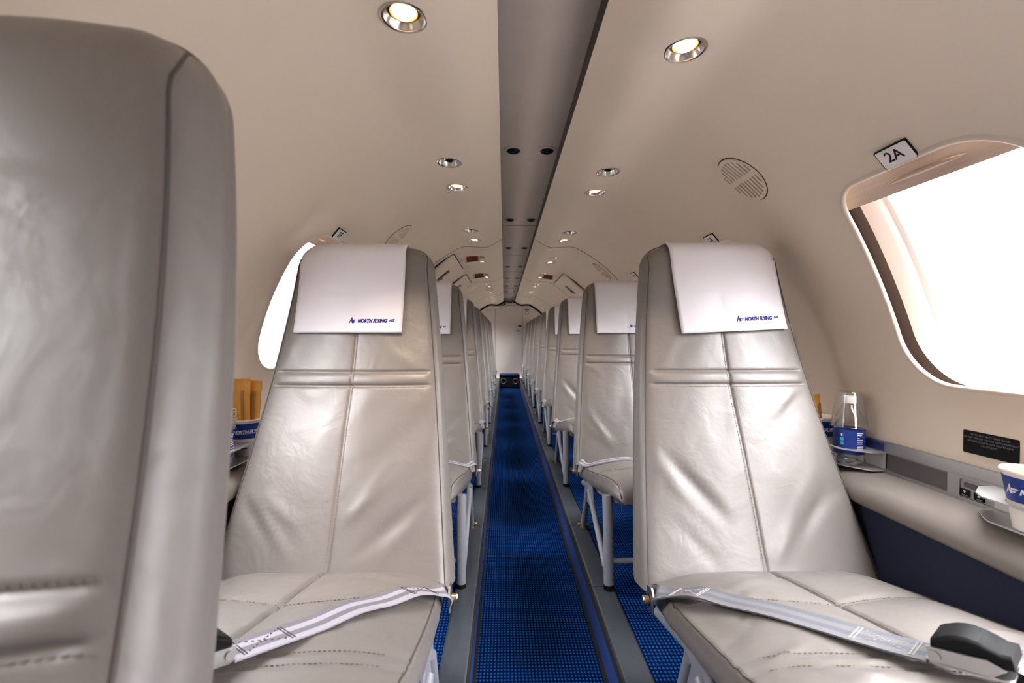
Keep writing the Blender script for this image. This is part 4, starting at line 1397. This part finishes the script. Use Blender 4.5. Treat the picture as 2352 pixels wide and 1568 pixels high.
def paper_cup(sg, x, y, label, face):
    """face: angle the print is turned to"""
    z0 = .5100
    e = empty('paper_cup', (sg * x, y, z0))
    H = .094
    rad = lambda z: .0255 + (.0400 - .0255) * z / H
    mb = MB()
    prof = [(0, .004), (rad(.004) - .001, .004), (rad(0) + .0004, 0), (rad(.0), .001)] + [(rad(z), z) for z in np.linspace(.004, H - .003, 8)]
    prof += [(rad(H) + .0022, H - .002), (rad(H) + .0026, H), (rad(H) + .0016, H + .002), (rad(H) - .0008, H), (rad(H * .5) - .001, H * .5), (rad(.006) - .001, .006), (0, .006)]
    mb.lathe(prof, 44); mb.build('cup_body', M['cup'], e, angle=50)
    mb = MB(); mb.lathe([(rad(z) + .0003, z) for z in (.046, .055, .065, .075, .086)], 44); bd = mb.build('blue_band', M['cupblue'], e)
    def wrap(r_off, zc):
        def f(x_, y_):
            z = zc + y_; r = rad(z) + r_off; a = face - 0 + x_ / r
            return Vector((r * math.cos(a), r * math.sin(a), z))
        return f
    fm = wrap(.0008, .064)
    lg = logo_mesh(lambda x_, y_: fm(x_ - .045, y_ * 1.0)); lg.build('printed_logo', M['whiteink'], bd, smooth=False)
    fm2 = wrap(.0006, .022)
    tx = MB(); put_text(tx, text_data('www.', .009, shear=.2, offset=.0002), lambda x_, y_: fm2(x_, y_)); tx.build('web_print', M['ink'], e, smooth=False)
    tag(e, label, 'paper cup', 'blue banded paper cups')
    return e

def packet(loc, w, h, rz, tilt, label, seed, letters=None, tz=0.0):
    """crimped foil snack packet standing in a cup"""
    rnd = random.Random(seed)
    e = empty('snack_packet', loc)
    e.rotation_euler = (tilt, tz, rz)
    NX, NZ = 14, 26
    mb = MB()
    def P(i, j, side):
        u = i / NX * 2 - 1; v = j / NZ
        puff = .0085 * (1 - u * u) ** .6 * (math.sin(PI * min(1, max(0, (v - .05) / .88))) ** .5 if .05 < v < .93 else 0)
        cr = .0009 * math.sin(9 * u + seed) * math.sin(7 * v * PI + seed) + .0008 * math.sin(23 * v + 6 * u)
        zz = v * h + (.0012 * math.sin(i * PI) if j == NZ else 0)
        return Vector((u * w / 2 * (1 - .05 * math.sin(PI * v)), side * (puff + .0006) + cr, zz))
    for side in (-1, 1):
        mb.add([P(i, j, side) for j in range(NZ + 1) for i in range(NX + 1)], [(j * (NX + 1) + i, j * (NX + 1) + i + 1, (j + 1) * (NX + 1) + i + 1, (j + 1) * (NX + 1) + i) for j in range(NZ) for i in range(NX)])
    body = mb.build('wrapper', M['packet'], e, angle=60)
    cr = MB()
    n = 40
    for sd in (-1, 1):
        pts_lo = [(w * (k / n - .5), sd * .0011, h * .93) for k in range(n + 1)]
        pts_hi = [(w * (k / n - .5), sd * .0011, h * (.995 + (.012 if k % 2 else 0))) for k in range(n + 1)]
        cr.add(pts_lo + pts_hi, [(k, k + 1, n + 2 + k, n + 1 + k) for k in range(n)])
    cr.build('crimped_seal', M['packet'], e, smooth=False)
    fo = MB()
    for k in range(4): fo.box((w * .08 + k * .0024, -.0096 - .0005 * (k % 2), h * .48), (.0007, .0008, h * .72))
    fo.build('printed_lines', M['packetdark'], e, smooth=False)
    if letters:
        tx = MB(); put_text(tx, text_data(letters, .016, offset=.0006), lambda x_, y_: Vector((-w * .27 - y_, -.0092, h * .50 + x_)))
        tx.build('lettering', M['packetink'], e, smooth=False)
    tag(e, label, 'snack packet', 'ochre snack packets')
    return e

def bottle(sg, x, y, label, face):
    z0 = .5098
    e = empty('water_bottle', (sg * x, y, z0))
    r = .0315
    prof = [(0, .004), (.018, .003), (.026, 0), (r - .001, .004), (r, .012), (r - .0015, .018), (r, .024), (r, .105), (r - .001, .112), (.029, .122), (.0235, .136), (.0175, .148), (.0135, .154), (.0125, .158), (.0125, .166)]
    mb = MB(); mb.lathe(prof, 40); mb.build('bottle_body', M['clear'], e, angle=60)
    mb = MB(); mb.lathe([(r + .0004, .028), (r + .0005, .03), (r + .0005, .090), (r + .0004, .092)], 44); lb = mb.build('label_sleeve', M['cupblue'], e)
    mb = MB(); mb.lathe([(.0138, .159), (.0150, .160), (.0150, .176), (.0140, .178), (0, .178)], 30); mb.build('cap', M['white'], e, angle=40)
    def wrap(a0):
        return lambda x_, y_: Vector(((r + .0011) * math.cos(a0 + x_ / r), (r + .0011) * math.sin(a0 + x_ / r), y_))
    f = wrap(face - .45)
    def rect(mbx, x0, y0_, x1, y1_):
        N = 4
        mbx.add([f(x0 + (x1 - x0) * k / N, y0_) for k in range(N + 1)] + [f(x0 + (x1 - x0) * k / N, y1_) for k in range(N + 1)], [(k, k + 1, N + 2 + k, N + 1 + k) for k in range(N)])
    ic = MB(); rect(ic, -.004, .074, .004, .082); ic.mat = 1; rect(ic, -.004, .063, .004, .071); rect(ic, -.004, .052, .004, .060)
    ic.build('label_icons', [M['lightblue'], M['cyan']], lb)
    f = wrap(face - .45)
    tx = MB(); g = lambda x_, y_: Vector(((r + .0015) * math.cos(face - .45 + x_ / r), (r + .0015) * math.sin(face - .45 + x_ / r), y_ + .078))
    put_text(tx, text_data('f', .010, offset=.0004), g)
    tx.build('icon_letter', M['whiteink'], lb, smooth=False)
    f = wrap(face + .75); tx = MB()
    for k, (a, b_) in enumerate(((0, .016), (0, .012), (0, .006), (0, .014), (0, .015), (0, .013), (0, .016), (0, .015))):
        zz = .083 - k * .0048 - (.003 if k > 1 else 0) - (.003 if k > 5 else 0)
        rect(tx, a - .008, zz, a - .008 + b_, zz + .0022)
    tx.build('label_print', M['whiteink'], lb, smooth=False)
    tag(e, label, 'water bottle', 'small water bottles')
    # clear tumbler turned over the bottle neck
    t = empty('plastic_tumbler', (sg * x, y, z0 + .0))
    mb = MB(); tp = [(.0385, .0965), (.0395, .097), (.0385, .098), (.0262, .1885), (.0255, .1895), (0, .1895), (0, .1880), (.0248, .1880), (.037, .0985)]
    mb.lathe(tp, 44); 
    t2 = mb.build('plastic_tumbler', M['clear'], None, angle=50)
    bpy.data.objects.remove(t)
    t2.location = (sg * x, y, z0); t2.scale = (1, 1, .92); e.scale = (1, 1, .92)
    return e, t2

holder(1, 1.035, 1.275, [(.760, 1.098, .0340), (.760, 1.205, .0340)], 'sheet metal cup holder behind the seat under plate 3A, carrying bottle and cup')
b1, t1 = bottle(1, .760, 1.098, 'water bottle with blue label beside the cream wall, under an upturned tumbler', R(232))
tag(t1, 'clear plastic tumbler upturned over the bottle by the cream wall', 'tumbler', 'clear tumblers')
paper_cup(1, .760, 1.205, 'blue banded paper cup mostly hidden behind the bottle and seat', R(230))
packet((.758, 1.205, .526), .042, .135, R(12), R(-4), 'sliver of ochre snack packet showing past the seat edge above the bottle', 3, tz=R(-3))

holder(1, .585, .800, [(.760, .705, .0340)], 'pale sheet metal cup holder at the photo edge holding a paper cup')
paper_cup(1, .760, .705, 'blue banded paper cup cut by the photo edge, reading NORTH', R(228))
packet((.762, .703, .526), .042, .16, R(30), R(3), 'ochre snack packet in the cup at the photo edge', 5, tz=R(3))

holder(-1, 1.005, 1.275, [(.760, 1.080, .0340), (.760, 1.200, .0340)], 'sheet metal cup holder between the blurred seat and the next one')
b2, t2 = bottle(-1, .760, 1.080, 'water bottle half hidden behind the blurred closest seat', R(-30))
tag(t2, 'clear plastic tumbler on the bottle beside the blurred closest seat', 'tumbler', 'clear tumblers')
paper_cup(-1, .760, 1.200, 'blue banded paper cup holding two ochre packets behind the blurred seat', R(-75))
packet((-.768, 1.192, .530), .046, .178, R(8), R(0), 'ochre snack packet lettered ECD standing in the paper cup', 7, 'ECD')
packet((-.752, 1.210, .530), .038, .172, R(-6), R(-1), 'second ochre snack packet leaning beside the lettered one', 9, tz=R(3))

# seat control panel in the upright strip
e = empty('seat_control_panel')
fr = Matrix(((0, 0, -1, .8000), (-1, 0, 0, .772), (0, 1, 0, .527), (0, 0, 0, 1)))   # x = towards the front, y = up, z = into the cabin
mb = MB(); mb.prism(rrect(0, 0, .20, .044, .004, 4), fr, .002); mb.build('face_plate', M['panelgrey'], e, angle=30)
mb = MB(); mb.prism(rrect(.0, 0, .226, .050, .006, 4), fr @ Matrix.Translation((0, 0, .0015)), .004, [rrect(.006, .001, .19, .038, .006, 4)]); mb.build('surround', M['alu'], e, angle=30)
for nm, x, y, w, h, mat in (('display', -.070, .0085, .024, .009, 'lpanel'), ('button', -.080, -.007, .019, .014, 'black'), ('button', -.054, -.007, .019, .014, 'black'), ('button', -.026, .003, .026, .013, 'black')):
    mb = MB(); mb.prism(rrect(x, y, w, h, .002, 3), fr @ Matrix.Translation((0, 0, .002)), .0022); b = mb.build(nm, M[mat], e, angle=30)
    if nm == 'button' and y < 0:
        d = -1 if x < -.06 else 1
        tm = MB(); tm.add([fr @ Vector((x - .003, y + .002 - d * .0022, .0046)), fr @ Vector((x + .003, y + .002 - d * .0022, .0046)), fr @ Vector((x, y + .002 + d * .0026, .0046))], [(0, 1, 2)])
        put_text(tm, text_data('VOLUME', .0026), lambda a, c: fr @ Vector((x + a, y + c - .0045, .0046)))
        tm.build('button_print', M['whiteink'], b, smooth=False)
tag(e, 'grey seat control panel with black arrow buttons in the ledge upright', 'control panel')

# ------------------------------------------------------------------ daylight
w = bpy.data.worlds.new('overcast_sky'); SC.world = w; w.use_nodes = True
nt = w.node_tree; nt.nodes.clear()
o = nt.nodes.new('ShaderNodeOutputWorld'); bg = nt.nodes.new('ShaderNodeBackground')
tc = nt.nodes.new('ShaderNodeTexCoord'); sp = nt.nodes.new('ShaderNodeSeparateXYZ'); cr = nt.nodes.new('ShaderNodeValToRGB')
mr = nt.nodes.new('ShaderNodeMapRange'); mr.inputs['From Min'].default_value = -1; mr.inputs['From Max'].default_value = 1
nt.links.new(tc.outputs['Generated'], sp.inputs[0]); nt.links.new(sp.outputs['Z'], mr.inputs['Value']); nt.links.new(mr.outputs[0], cr.inputs['Fac'])
el = cr.color_ramp.elements
el[0].position = .30; el[0].color = (0.125, 0.118, 0.112, 1)
el[1].position = .90; el[1].color = (0.9, 0.887, 0.91, 1)
e_ = el.new(.50); e_.color = (0.045, 0.044, 0.044, 1)
e_ = el.new(.62); e_.color = (0.32, 0.315, 0.325, 1)
mx_ = nt.nodes.new('ShaderNodeMapRange'); mx_.inputs['From Min'].default_value = -.7; mx_.inputs['From Max'].default_value = .7
mx_.inputs['To Min'].default_value = 0.96; mx_.inputs['To Max'].default_value = 1.16
nt.links.new(sp.outputs['X'], mx_.inputs['Value'])
ml_ = nt.nodes.new('ShaderNodeVectorMath'); ml_.operation = 'SCALE'
nt.links.new(cr.outputs['Color'], ml_.inputs[0]); nt.links.new(mx_.outputs[0], ml_.inputs['Scale'])
nt.links.new(ml_.outputs[0], bg.inputs['Color']); bg.inputs['Strength'].default_value = 22.0
nt.links.new(bg.outputs[0], o.inputs['Surface'])

SC.view_settings.view_transform = 'Standard'
SC.view_settings.look = 'None'
SC.view_settings.exposure = 0.9
SC.view_settings.gamma = 1.0
SC.view_settings.use_curve_mapping = False
cy = SC.cycles
cy.use_denoising = True
cy.max_bounces = 10; cy.diffuse_bounces = 6; cy.glossy_bounces = 4; cy.transparent_max_bounces = 16; cy.transmission_bounces = 6
cy.caustics_reflective = False; cy.caustics_refractive = False
cy.sample_clamp_indirect = 8.0
